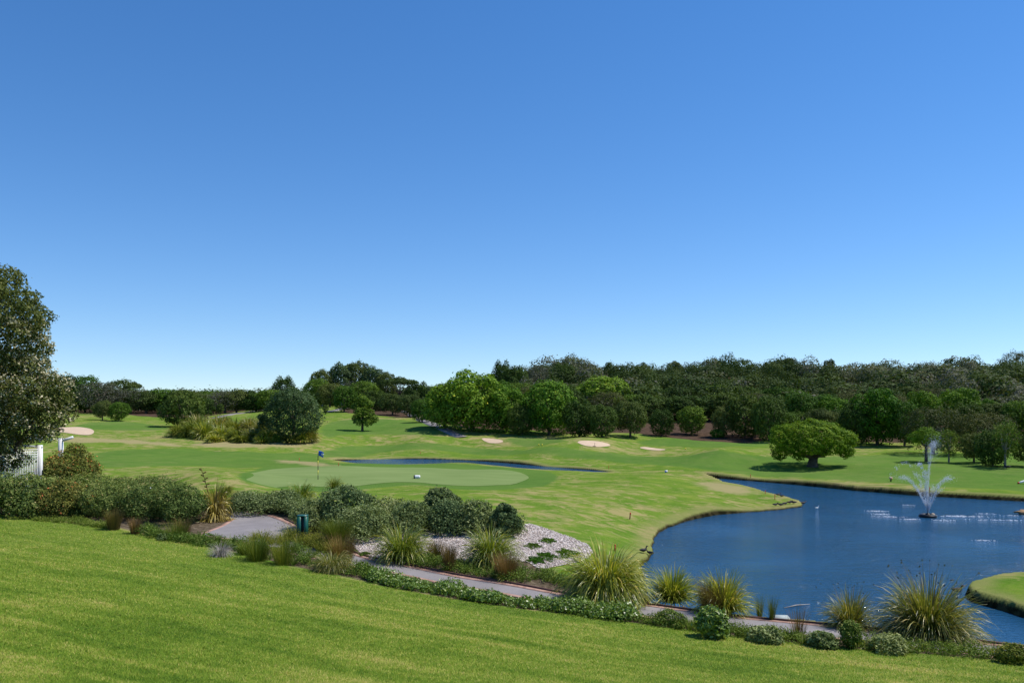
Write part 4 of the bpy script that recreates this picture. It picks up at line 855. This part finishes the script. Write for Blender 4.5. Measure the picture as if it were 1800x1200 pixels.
# low ground cover in the beds, too thick to count
def cover(name, pts, label, mats, seed, dens, h, leaf, kinds=(.6, .4)):
    """pts: centre line in photo pixels with a half width; leafy mounds and little tufts all along"""
    r = R0(seed); parts = []; 
    for (x0, y0, w0), (x1, y1, w1) in zip(pts[:-1], pts[1:]):
        A = on_ground(x0, y0); B = on_ground(x1, y1); ln = np.linalg.norm(B[:2] - A[:2]); n = max(2, int(ln * dens))
        for i in range(n):
            t = r.rand(); px = x0 + (x1 - x0) * t; py = y0 + (y1 - y0) * t + (w0 + (w1 - w0) * t) * r.uniform(-1, 1); P = on_ground(px, py)
            hh = h * (.4 + .6 * r.rand()) * (.55 + 1.1 * float(vnoise(np.array([px / 17.]), np.array([seed + .5]), 5)[0]))
            if r.rand() < kinds[0]:
                R_ = hh * (.7 + .6 * r.rand()); V, q, _ = lobes_leaves(r, [(0, 0, hh * .5, R_, hh * .55), (R_ * .5, .1, hh * .35, R_ * .6, hh * .4)], int(150 * (hh / .45) ** 1.2), leaf, jit=.8, shell=.25, under=.2); parts.append((V + P, np.arange(len(V)).reshape(-1, 4), q))
            else:
                V, Fc, q, _ = straps(r, 26, hh * .7, hh * 1.4, .8, .08, .016, .8, 3); parts.append((V + P, Fc, q))
    return T(obj(name, pm(name, mats, parts)), label, 'ground cover', kind='stuff')
cover('ground_cover', [(655, 1016, 7), (700, 1027, 7), (800, 1045, 7), (900, 1061, 7), (1000, 1073, 6), (1060, 1082, 8), (1110, 1088, 8)], 'glossy green leafy plants packed between path and lawn', 'fresh', 101, 34, .36, .085, (.85, .15))
cover('ground_cover', [(1110, 1090, 5), (1250, 1108, 6), (1330, 1118, 6), (1500, 1136, 5), (1640, 1144, 8), (1720, 1152, 7), (1830, 1160, 9)], 'weedy yellow-green plants along the near kerb', 'weedy', 102, 30, .27, .055, (.6, .4))
cover('ground_cover', [(255, 936, 6), (300, 948, 5), (380, 957, 8), (430, 965, 10), (480, 972, 14), (540, 985, 14), (600, 1003, 8), (650, 1012, 8)], 'fresh green weeds between path and lawn near the bin', 'weedy', 103, 26, .34, .07, (.5, .5))
cover('ground_cover', [(440, 952, 5), (500, 950, 8), (540, 955, 10), (600, 975, 6)], 'reddish green grasses around the foot of the bin', 'greenreed', 104, 30, .50, .05, (.25, .75))
cover('ground_cover', [(60, 912, 4), (130, 917, 4), (190, 926, 4)], 'low pale weeds under the lawn-edge shrubs', 'weedy', 105, 40, .22, .05)
cover('ground_cover', [(700, 985, 5), (800, 1000, 8), (900, 1015, 9), (960, 1015, 8), (1000, 1030, 4)], 'mixed yellow-green plants between the gravel and the path', 'weedy', 106, 26, .38, .06, (.7, .3))
cover('ground_cover', [(560, 925, 8), (640, 940, 6), (700, 935, 5)], 'green undergrowth below the silvery shrubs', 'hedge', 107, 20, .4, .08)
cover('ground_cover', [(425, 892, 4), (500, 897, 5), (560, 912, 8), (640, 925, 9), (740, 922, 8), (850, 925, 9), (905, 935, 7)], 'silvery foliage knitting the shrub bank together', 'silver', 108, 26, .75, .085, (.97, .03))
cover('ground_cover', [(10, 900, 7), (120, 900, 8), (230, 900, 10), (335, 905, 9)], 'muted green foliage between the lawn-edge shrubs', 'hedge', 109, 18, .85, .09, (.97, .03))
for px, py, w_, lab in ((965, 948, 26, 'highest green mat on the white gravel'), (937, 957, 26, 'small olive mat near the strap clump on the gravel'), (995, 970, 42, 'biggest, darkest green mat on the gravel'), (961, 975, 34, 'green mat in the middle of the gravel'), (942, 984, 30, 'lowest green mat on the gravel'), (642, 972, 18, 'small mat on gravel beside the orange grasses')):
    p, s = at(px, py + 3); rr_ = R0(int(px)); n = int(w_ * 34); a = rr_.rand(n) * 6.283; q = np.sqrt(rr_.rand(n)) * (.62 + .5 * np.sin(a * 2 + px) * np.sin(a * 3 + py) + .25 * rr_.rand(n)); W = w_ / s * .55
    x = np.cos(a) * q * W * 1.05 + .5 * np.sin(a) * q * W; y = np.sin(a) * q * W * 1.5 - .7 * np.cos(a) * q * W; z = height(x + p[0], y + p[1]) - p[2] + .02 + .10 * rr_.rand(n) * (1 - q * .7)
    V = leafquads(rr_, np.c_[x, y, z], unit(rr_.normal(size=(n, 3)) * .8 + [0, 0, .8]), .085 * (.6 + .8 * rr_.rand(n)), .45)
    plant_obj('ground_mat', foliage('ground_mat', LM['bright' if px > 940 else 'weedy'], V, np.clip(.35 + .2 * rr_.normal(size=n), 0, 1)), p, lab, 'ground plant')

# flax bed far off beside the bushy tree
r = R0(12)
fl = [(316, 767, 46, 24), (338, 768, 50, 32), (362, 771, 52, 34), (350, 756, 50, 30), (384, 758, 50, 30), (392, 773, 48, 28), (418, 774, 44, 22), (412, 760, 46, 26), (440, 760, 44, 26), (444, 774, 42, 22), (470, 775, 40, 22), (462, 762, 44, 28), (545, 776, 34, 24), (512, 777, 40, 16), (395, 748, 34, 18), (438, 752, 34, 20), (530, 777, 30, 18), (425, 777, 36, 14), (462, 778, 34, 13), (378, 777, 34, 15)]
wd = ['first and lowest', 'tall bronze', 'dense dark', 'topmost', 'pale-striped', 'bulky front', 'thin front', 'loose middle', 'yellowish middle', 'front middle', 'short rounded', 'dark spiky', 'pale outlying', 'squat', 'small back', 'narrow back', 'ragged', 'low fringe', 'dwarf', 'bushy fringe']
for (px, b_, w_, h_), ad in zip(fl, wd):
    wh = ['between the round tree and the fairway', 'in the half of the bed near the bushy grey-green tree'][px > 440]
    tussock(px, b_, w_, h_, f'{ad} flax clump {wh}', ['strapdark', 'strapdark', 'strap', 'greenreed'][r.randint(4)], 300, 'flax', droop=1.1, width=.12, spread=1.1, group='flax clumps of the far bed')
bush(463, 772, 30, 48, 'dark upright shrub between the flax and the bushy tree', 'greygreen', .2, 1800, lob=10)
bush(486, 777, 22, 15, 'small clipped green hummock at the end of the flax bed', 'green', .12, 1200, lob=6)
bush(1262, 768, 34, 16, 'low yellow-green bush at the edge of the brown bank', 'bright', .2, 1500, lob=8)
bush(1375, 786, 26, 14, 'low dark bush on the brown bank near the dome-shaped tree', 'dark', .2, 900, lob=6)

# ------------------------------------------------------------------ blades on the near lawn
r = R0(8); n = 1500000; y = 11 + 36 * r.rand(n) ** 1.7; x = (r.rand(n) * 1.36 - .68) * y
k = inside(x, y, LAWN) & (r.rand(n) < np.clip(1.2 * 15 / y, .1, 1)); x = x[k]; y = y[k]; n = len(x); z = height(x, y) + .010
a = r.rand(n) * 2 * PI; hb = .022 + .028 * r.rand(n); wb = .009 * (y / 15) ** .6; ln = .02 + .03 * r.rand(n)
V = np.stack([np.stack([x - np.cos(a) * wb, y - np.sin(a) * wb, z], -1), np.stack([x + np.cos(a) * wb, y + np.sin(a) * wb, z], -1), np.stack([x - np.sin(a) * ln, y + np.cos(a) * ln, z + hb], -1)], 1).reshape(-1, 3)
al = x * .89 - y * .45; ac = x * .45 + y * .89
pat = .55 * (vnoise(ac * 1.4, al * .22, 1) - .5) + .45 * (vnoise(ac * 3.5, al * .7, 2) - .5) + .35 * (vnoise(x * .35, y * .3, 3) - .5) + .3 * (vnoise(x * 5, y * 5, 4) - .5)
q = np.clip(.55 + .8 * pat + .22 * r.normal(size=n), 0, 1)
T(obj('grass', mesh('grass', V, np.arange(n * 3).reshape(-1, 3), LM['blade'], {'rnd': ('FACE', q)})), 'short mown grass blades of the near lawn', 'grass', kind='stuff')
# white pebbles
r = R0(6); b0 = GRAVEL.min(0); b1 = GRAVEL.max(0); x = r.uniform(b0[0], b1[0], 16000); y = r.uniform(b0[1], b1[1], 16000); k = sdf(x, y, GRAVEL, 2) > 0; P = np.c_[x[k], y[k], height(x[k], y[k]) + .03]
V, Fc = octas(r, P, .018 + .022 * r.rand(len(P))); V = V * 1.0; 
T(obj('pebbles', mesh('pebbles', V, Fc, M['gravel'])), 'white stone pebbles scattered over the gravel bed', 'pebbles', kind='stuff')
# ------------------------------------------------------------------ course furniture
def thing(name, p, label, cat, group=None, rz=0.): return T(empty(name, tuple(p), rz), label, cat, group)
p, s = at(559, 843)
e = thing('flagstick', p, 'yellow and black striped flagstick with a blue flag on the green', 'flagstick'); H = 51 / s
for i in range(6):
    z0 = H * i / 6; MB().tube(np.array([[0, 0, z0], [0, 0, z0 + H / 6]]), .026, 8).build('pole_band', M['black' if i % 2 == 0 else 'yellow'], e)
mb = MB(); nx, nz = 9, 7; w_, h_ = 9.5 / s, 9.5 / s; V = []
for j in range(nz):
    for i in range(nx):
        u = i / (nx - 1); v = j / (nz - 1); V.append((.03 + u * w_ * (1 - .1 * v), .07 * math.sin(u * 5 + v) * u, H - v * h_ * (.9 + .1 * u) - u * u * .12))
Fq = [(j * nx + i, j * nx + i + 1, (j + 1) * nx + i + 1, (j + 1) * nx + i) for j in range(nz - 1) for i in range(nx - 1)]
fl = obj('flag', mesh('flag', V, np.array(Fq), M['blue'], None, True), e)
so = fl.modifiers.new('t', 'SOLIDIFY'); so.thickness = .006
mb = MB(); mb.tube(np.array([[w_ * .72, -.03, H - .2], [w_ * .98, -.03, H - .32]]), [.05, .06], 6, sx=1, sz=1.6); mb.build('flag_patch', M['white'], e)
# white drum on the green
p, s = at(733, 841); L_ = 9 / s; R_ = 3.2 / s
e = thing('practice_drum', p, 'white drum with a dark open end lying on the near edge of the green', 'drum')
t = np.linspace(0, 1, 9); MB().tube(np.c_[(t - .5) * L_ + L_ * .08, t * 0, t * 0 + R_], R_ * np.array([.9, 1, 1, 1.02, 1, 1, 1.02, 1, .9]), 18).build('drum_body', M['white'], e, smooth=False)
MB().tube(np.array([[-L_ * .62, 0, R_], [-L_ * .40, 0, R_]]), R_ * .97, 18).build('dark_end', M['black'], e)
MB().tube(np.array([[L_ * .45, 0, R_], [L_ * .62, 0, R_]]), R_ * .6, 12).build('end_cap', M['white'], e)
# red hazard stakes
st = [(526, 810, 6, 'standing where the stream bank begins'), (568, 800, 4, 'just behind the blue flag'), (595, 819, 6, 'on the near bank at the narrow end of the stream'), (739, 798, 4.5, 'on the far bank of the stream beyond the white drum'), (1070, 824, 6, 'at the wide grassy end of the stream'),
      (1319, 839, 6, 'on the far bank opposite the turf spit'), (1345, 868, 7, 'on the spit edge nearest the channel'), (1362, 878, 10, 'on the spit behind the resting ducks'), (1107, 912, 12, 'leaning in the middle of the peninsula'), (1081, 968, 12, 'half hidden behind the largest strap clump'), (1634, 862, 7, 'on the far bank behind the fountain')]
for px, b_, h_, lab in st:
    p, s = at(px, b_); H = h_ / s; e = thing('marker_stake', p, 'red stake ' + lab, 'stake', 'red hazard stakes round the water'); e.rotation_euler = (0, .10 if px == 1107 else .02, 0)
    wd = .035 if px not in (1107, 1081) else .055
    MB().box((0, 0, H * .36), (wd, wd, H * .72 + .1)).build('post', M['red'] if px != 1107 else simple('faded_red_paint', (.22, .03, .025)), e); MB().tube(np.array([[0, 0, H * .72], [0, 0, H * .9], [0, 0, H]]), [wd * .75, wd * .8, wd * .35], 8).build('cap', M['red'], e)
# tee markers: small yellow balls
for px, b_, lab in ((947, 783, 'first of two yellow tee markers side by side beyond the stream'), (953, 783, 'second of two yellow tee markers side by side beyond the stream'), (1205, 790, 'lone yellow tee marker on the far mound')):
    p, s = at(px, b_); R_ = 1.3 / s; t = np.linspace(0, PI, 9)
    e = thing('tee_marker', p, lab, 'tee marker'); MB().tube(np.c_[t * 0, t * 0, R_ * 1.3 - R_ * np.cos(t)], np.maximum(R_ * np.sin(t), .004), 12).build('ball', M['yellow'], e, smooth=True); MB().tube(np.array([[0, 0, 0], [0, 0, R_ * .5]]), .02, 6).build('peg', M['black'], e)
# distance post on the far bank
p, s = at(1566, 846); e = thing('distance_post', p, 'short dark post with a rounded cream top on the far bank', 'post'); H = 8.5 / s
MB().box((0, 0, H * .25), (.10, .06, H * .5)).build('post', M['black'], e); t = np.linspace(0, PI, 8); MB().tube(np.c_[t * 0, t * 0, H * .7 - H * .27 * np.cos(t)], np.maximum(.15 * np.sin(t), .01), 10).build('cap', M['sand'], e, smooth=True); MB().tube(np.array([[0, -.13, H * .45], [0, -.13, H * .75]]), .03, 6).build('stripe', M['red'], e)
p, s = at(1171, 830); e = thing('sprinkler_box', p, 'small white and blue box sitting on the rough between stream and pond', 'box')
MB().box((0, 0, .10), (.24, .2, .2)).build('box_body', M['white'], e, smooth=False); MB().box((-.06, -.11, .08), (.1, .03, .12)).build('blue_panel', M['blue'], e)
p, s = at(1045, 785); e = thing('bunker_rake', p + np.array([0, 0, .03]), 'small rake standing in the oval bunker', 'rake'); MB().tube(np.array([[0, 0, 0], [.05, .1, .45]]), .02, 6).build('handle', M['black'], e); MB().box((0, 0, .04), (.4, .05, .05)).build('rake_head', M['black'], e)
p, s = at(1797, 850); e = thing('golf_bag', p, 'white and red golf bag lying on the far bank at the picture edge', 'golf bag')
MB().tube(np.array([[-.5, 0, .14], [-.2, 0, .22], [.3, 0, .36], [.5, 0, .42]]), [.10, .14, .15, .15], 10).build('bag_body', M['white'], e, smooth=True); MB().tube(np.array([[-.62, 0, .12], [-.45, 0, .15]]), .12, 10).build('bag_base', M['red'], e); MB().tube(np.array([[.45, 0, .4], [.6, 0, .47]]), [.10, .12], 8).build('club_heads', M['black'], e); e.scale = (.6, .6, .6)
# dark green bin
p, s = at(532, 950); e = thing('litter_bin', p, 'dark green upright bin with a black slot among weeds by the path', 'bin'); H = 44 / s; w_ = 17 / s; d_ = w_ * .8
for sx in (-1, 1):
    MB().box((sx * w_ * (.29 if sx < 0 else .36), 0, H / 2), (w_ * (.42 if sx < 0 else .28), d_, H)).build('side_panel', M['bin'], e)
MB().box((w_ * .07, .02, H / 2 - .01), (w_ * .27, d_ * .8, H - .04)).build('bin_liner', M['black'], e)
MB().box((0, 0, H + .012), (w_ * 1.06, d_ * 1.08, .04)).build('lid', M['bin'], e)
bv = e.children[0].modifiers.new('b', 'BEVEL'); bv.width = .015
# pale slab at the water
p, s = at(1364, 1090); q = FE[np.argmin(abs(FE[:, 0] - p[0]))]
e = thing('concrete_slab', (q[0] + .35, q[1] + .55, .55), 'pale concrete slab at the water edge behind thin reeds', 'slab', rz=-.12); mb = MB(); mb.box((0, 0, -.04), (.58, .45, .22)); T(mb.build('slab_block', M['concrete'], e))
A = P0(1378, 1068, 0); B = P0(1424, 1061, 0); o = MB().tube(np.array([A, [(A[0] + B[0]) / 2, (A[1] + B[1]) / 2 + .05, .02], B]) - [A], [.02, .025, .008], 6).build('fallen_stick', M['wire'], None, tuple(A)); T(o, 'thin pale stick floating just off the reeds by the slab', 'stick')
# ochre rock in the pond at the edge, brown object by the isle
def rock(px, py, r_, label, seed):
    P = P0(px, py, 0); r = R0(seed); t = np.linspace(0, PI, 8); mb = MB(); mb.tube(np.c_[np.linspace(-1, 1, 8) * r_, .1 * r.normal(size=8), .12 * r_ + .2 * r_ * r.rand(8)], r_ * np.maximum(np.sin(t), .08) * .55, 9, sz=.7)
    V = np.concatenate(mb.V); V += r.normal(size=V.shape) * r_ * .05; mb.V = [V]; return T(mb.build('rock', M['rock'], None, (P[0], P[1], 0)), label, 'rock')
rock(1798, 903, .5, 'ochre rock breaking the pond surface beyond the fountain', 1)
# ------------------------------------------------------------------ birds
def bird(P, L_, heading, label, mat='plumage', swim=False, beak='red', upright=.2, name='duck', cat='bird', group='birds round the pond'):
    e = thing(name, P, label, cat, group, heading); z = L_ * (.16 if swim else .38)
    sp = np.array([[-.58, 0, .10], [-.45, 0, .06], [-.22, 0, .03], [.05, 0, 0], [.25, 0, .05], [.36, 0, .18 + upright * .3], [.40, 0, .34 + upright * .6], [.45, 0, .42 + upright * .7], [.53, 0, .42 + upright * .7], [.60, 0, .40 + upright * .7]]) * L_ + [0, 0, z]
    MB().tube(sp, np.array([.02, .09, .17, .20, .16, .085, .07, .085, .075, .03]) * L_, 10, sx=1.0, sz=.95).build('body', M[mat], e, smooth=True)
    MB().tube(np.array([[.59, 0, .40 + upright * .7], [.70, 0, .37 + upright * .7]]) * L_ + [0, 0, z], [.035 * L_, .012 * L_], 6).build('beak', M['beak'] if beak == 'red' else M['yellow'], e)
    if not swim:
        for sy in (-1, 1): MB().tube(np.array([[0, sy * .08, -.1], [.02, sy * .08, -.3], [.0, sy * .08, -.38], [.1, sy * .08, -.375]]) * L_ + [0, 0, z], .018 * L_, 5).build('leg', M['beak'], e)
    else:
        e.location.z -= .02
    return e
wl = lambda px, py: np.array(P0(px, py, 0.0))
bird(at(1131, 972)[0], .42, .4, 'black waterhen walking on the bank near the largest strap clump', upright=.0, name='waterhen', beak='red')
bird(at(1151, 975)[0] + [-.25, 0, .0], .34, 2.6, 'second waterhen at the very edge of the bank', upright=-.1, name='waterhen')
for i, (px, b_, lab, hd) in enumerate([(1363, 890, 'first dark duck of the resting line on the spit', .2), (1372, 890, 'dark duck tucked down next along the spit', 3.0), (1380, 888, 'dark duck in the middle of the resting line', .3), (1388, 886, 'dark duck facing the open water', .1), (1395, 886, 'dark duck last in the resting line', 2.9), (1412, 887, 'brown duck by itself at the tip of the spit', .3)]):
    bird(at(px, b_)[0], .40, hd, lab, 'brownplumage' if px == 1412 else 'plumage', upright=-.25)
bird(at(1368, 872)[0], .38, .2, 'dark duck on the channel side behind the stake', upright=-.2); bird(at(1374, 874)[0], .36, 3., 'second dark duck on the channel side of the spit', upright=-.25)
bird(wl(1436, 893), .28, .3, 'white bird swimming just off the tip of the spit', 'white', True, upright=.1)
bird(wl(1683, 1038), .46, .1, 'brown duck swimming beside the grassy islet', 'brownplumage', True, upright=-.1)
bird(at(1770, 824)[0], .6, 2.8, 'small dark bird under the tall open tree', upright=.2)

# ------------------------------------------------------------------ fountain
C = wl(1631, 908); e = thing('fountain', C, 'floating fountain throwing white jets in the middle of the pond', 'fountain')
t = np.linspace(0, PI, 9)
a = np.linspace(0, 2 * PI, 25); MB().tube(np.c_[np.cos(a) * .42, np.sin(a) * .42, a * 0 + .06], .12, 8).build('float_ring', M['black'], e, smooth=True)
MB().tube(np.array([[0, 0, 0], [0, 0, .12], [0, 0, .2], [0, 0, .26]]), [.30, .26, .12, .09], 14).build('pump_housing', M['black'], e, smooth=True)
MB().tube(np.array([[.24, -.15, .08], [.26, -.15, .18], [.28, -.15, .26]]), [.13, .13, .05], 10).build('lamp', M['sand'], e, smooth=True)
m, nt, b = newmat('spray'); b.inputs['Base Color'].default_value = (.92, .95, 1, 1); b.inputs['Roughness'].default_value = .3
tb = nt.nodes.new('ShaderNodeBsdfTranslucent'); tb.inputs['Color'].default_value = (.9, .94, 1, 1); ms = nt.nodes.new('ShaderNodeMixShader'); ms.inputs[0].default_value = .45
L(nt, b.outputs[0], ms.inputs[1]); L(nt, tb.outputs[0], ms.inputs[2]); L(nt, ms.outputs[0], nt.nodes['Material Output'].inputs['Surface']); M['spray'] = m
def jet(vx, vy, vz, tmax, n, s0, sg, seed, size=.010, clump=.0, drift=(0, 0)):
    r = R0(seed); tt = r.rand(n) ** 1.7 * tmax
    if clump: tt = tt + clump * np.sin(tt * 38 + seed)
    P = np.stack([vx * tt, vy * tt, .25 + vz * tt - 4.9 * tt * tt], -1); P[:, 0] += drift[0] * tt ** 2; P[:, 1] += drift[1] * tt ** 2
    sig = s0 + sg * (tt / tmax) ** 1.3; P += r.normal(size=P.shape) * sig[:, None] * [1, 1, .8]; P = P[P[:, 2] > .02]
    sz = size * (.6 + .8 * r.rand(len(P))); V, Fc = octas(r, P, sz); k = np.repeat(P, 6, 0); V = k + (V - k) * [1, 1, 2.2]
    obj('jet', mesh('jet', V, Fc, M['spray']), e)['kind'] = 'stuff'
jet(.0, 0, 9.4, .98, 1500, .015, .11, 1, .009, 0, (.5, 0))      # tall middle plume drifting
jet(-.22, .1, 7.4, .62, 1100, .015, .07, 2, .009)
for i, (vx, vy, vz, tm, nn) in enumerate(((-2.25, .3, 6.7, .78, 1300), (-2.0, -.8, 6.0, .6, 500), (2.2, .4, 6.6, .78, 1250), (1.7, -.5, 5.8, .5, 400), (-.3, 1.5, 6.8, .7, 500), (.25, -1.2, 6.0, .6, 500))): jet(vx, vy, vz, tm, nn, .012, .13, 10 + i, .009)
jet(-1.75, .2, 8.0, 1.25, 260, .02, .10, 31, .012, .05); jet(-.65, .1, 7.9, 1.0, 330, .03, .06, 32, .014, .03)
r = R0(33); n = 900; P = np.c_[.35 + .25 * r.normal(size=n), .3 * r.normal(size=n), 4.4 + .5 * r.normal(size=n)]; P[:, 0] += (P[:, 2] - 4.4) * .25; V, Fc = octas(r, P, .009); obj('mist', mesh('mist', V, Fc, M['spray']), e)['kind'] = 'stuff'
# foam where the drops fall back
r = R0(34); Vs = []
def foam(x0, x1, y0, sy, n):
    n = int(n * .26); x = (x0 + x1) / 2 + (x1 - x0) * .27 * r.normal(size=n); y = y0 + r.normal(size=n) * sy * .7 + (x - x0) * -.10; n = len(x); s = .012 + .028 * r.rand(n) ** 2
    c = np.c_[x, y, np.full(n, .006)]; a = r.rand(n) * .4 - .2
    Vs.append(np.stack([c + np.c_[-s * 2.2, s * 0, s * 0], c + np.c_[s * 0, -s, s * .3], c + np.c_[s * 2.2, s * 0, s * 0], c + np.c_[s * 0, s, s * .3]], 1).reshape(-1, 3))
foam(-2.9, -1.5, 2.6, .16, 420); foam(-3.1, -1.9, 1.2, .18, 260); foam(-3.6, -1.2, .1, .22, 420); foam(-2.1, -1.1, -.9, .12, 260)
foam(.9, 3.6, .4, .22, 900); foam(2.6, 5.6, -1.2, .14, 420); foam(-.4, .9, -1.3, .3, 200); foam(1.0, 1.9, 5.5, .12, 110); foam(-2.0, -.7, -8.2, .15, 150); foam(3.8, 5.2, 1.4, .12, 130); foam(5.2, 6.6, .6, .12, 130)
V = np.concatenate(Vs); T(obj('foam', mesh('foam', V, np.arange(len(V)).reshape(-1, 4), M['spray']), None, tuple(C)), 'white foam streaks on the pond around the fountain', 'foam', kind='stuff')
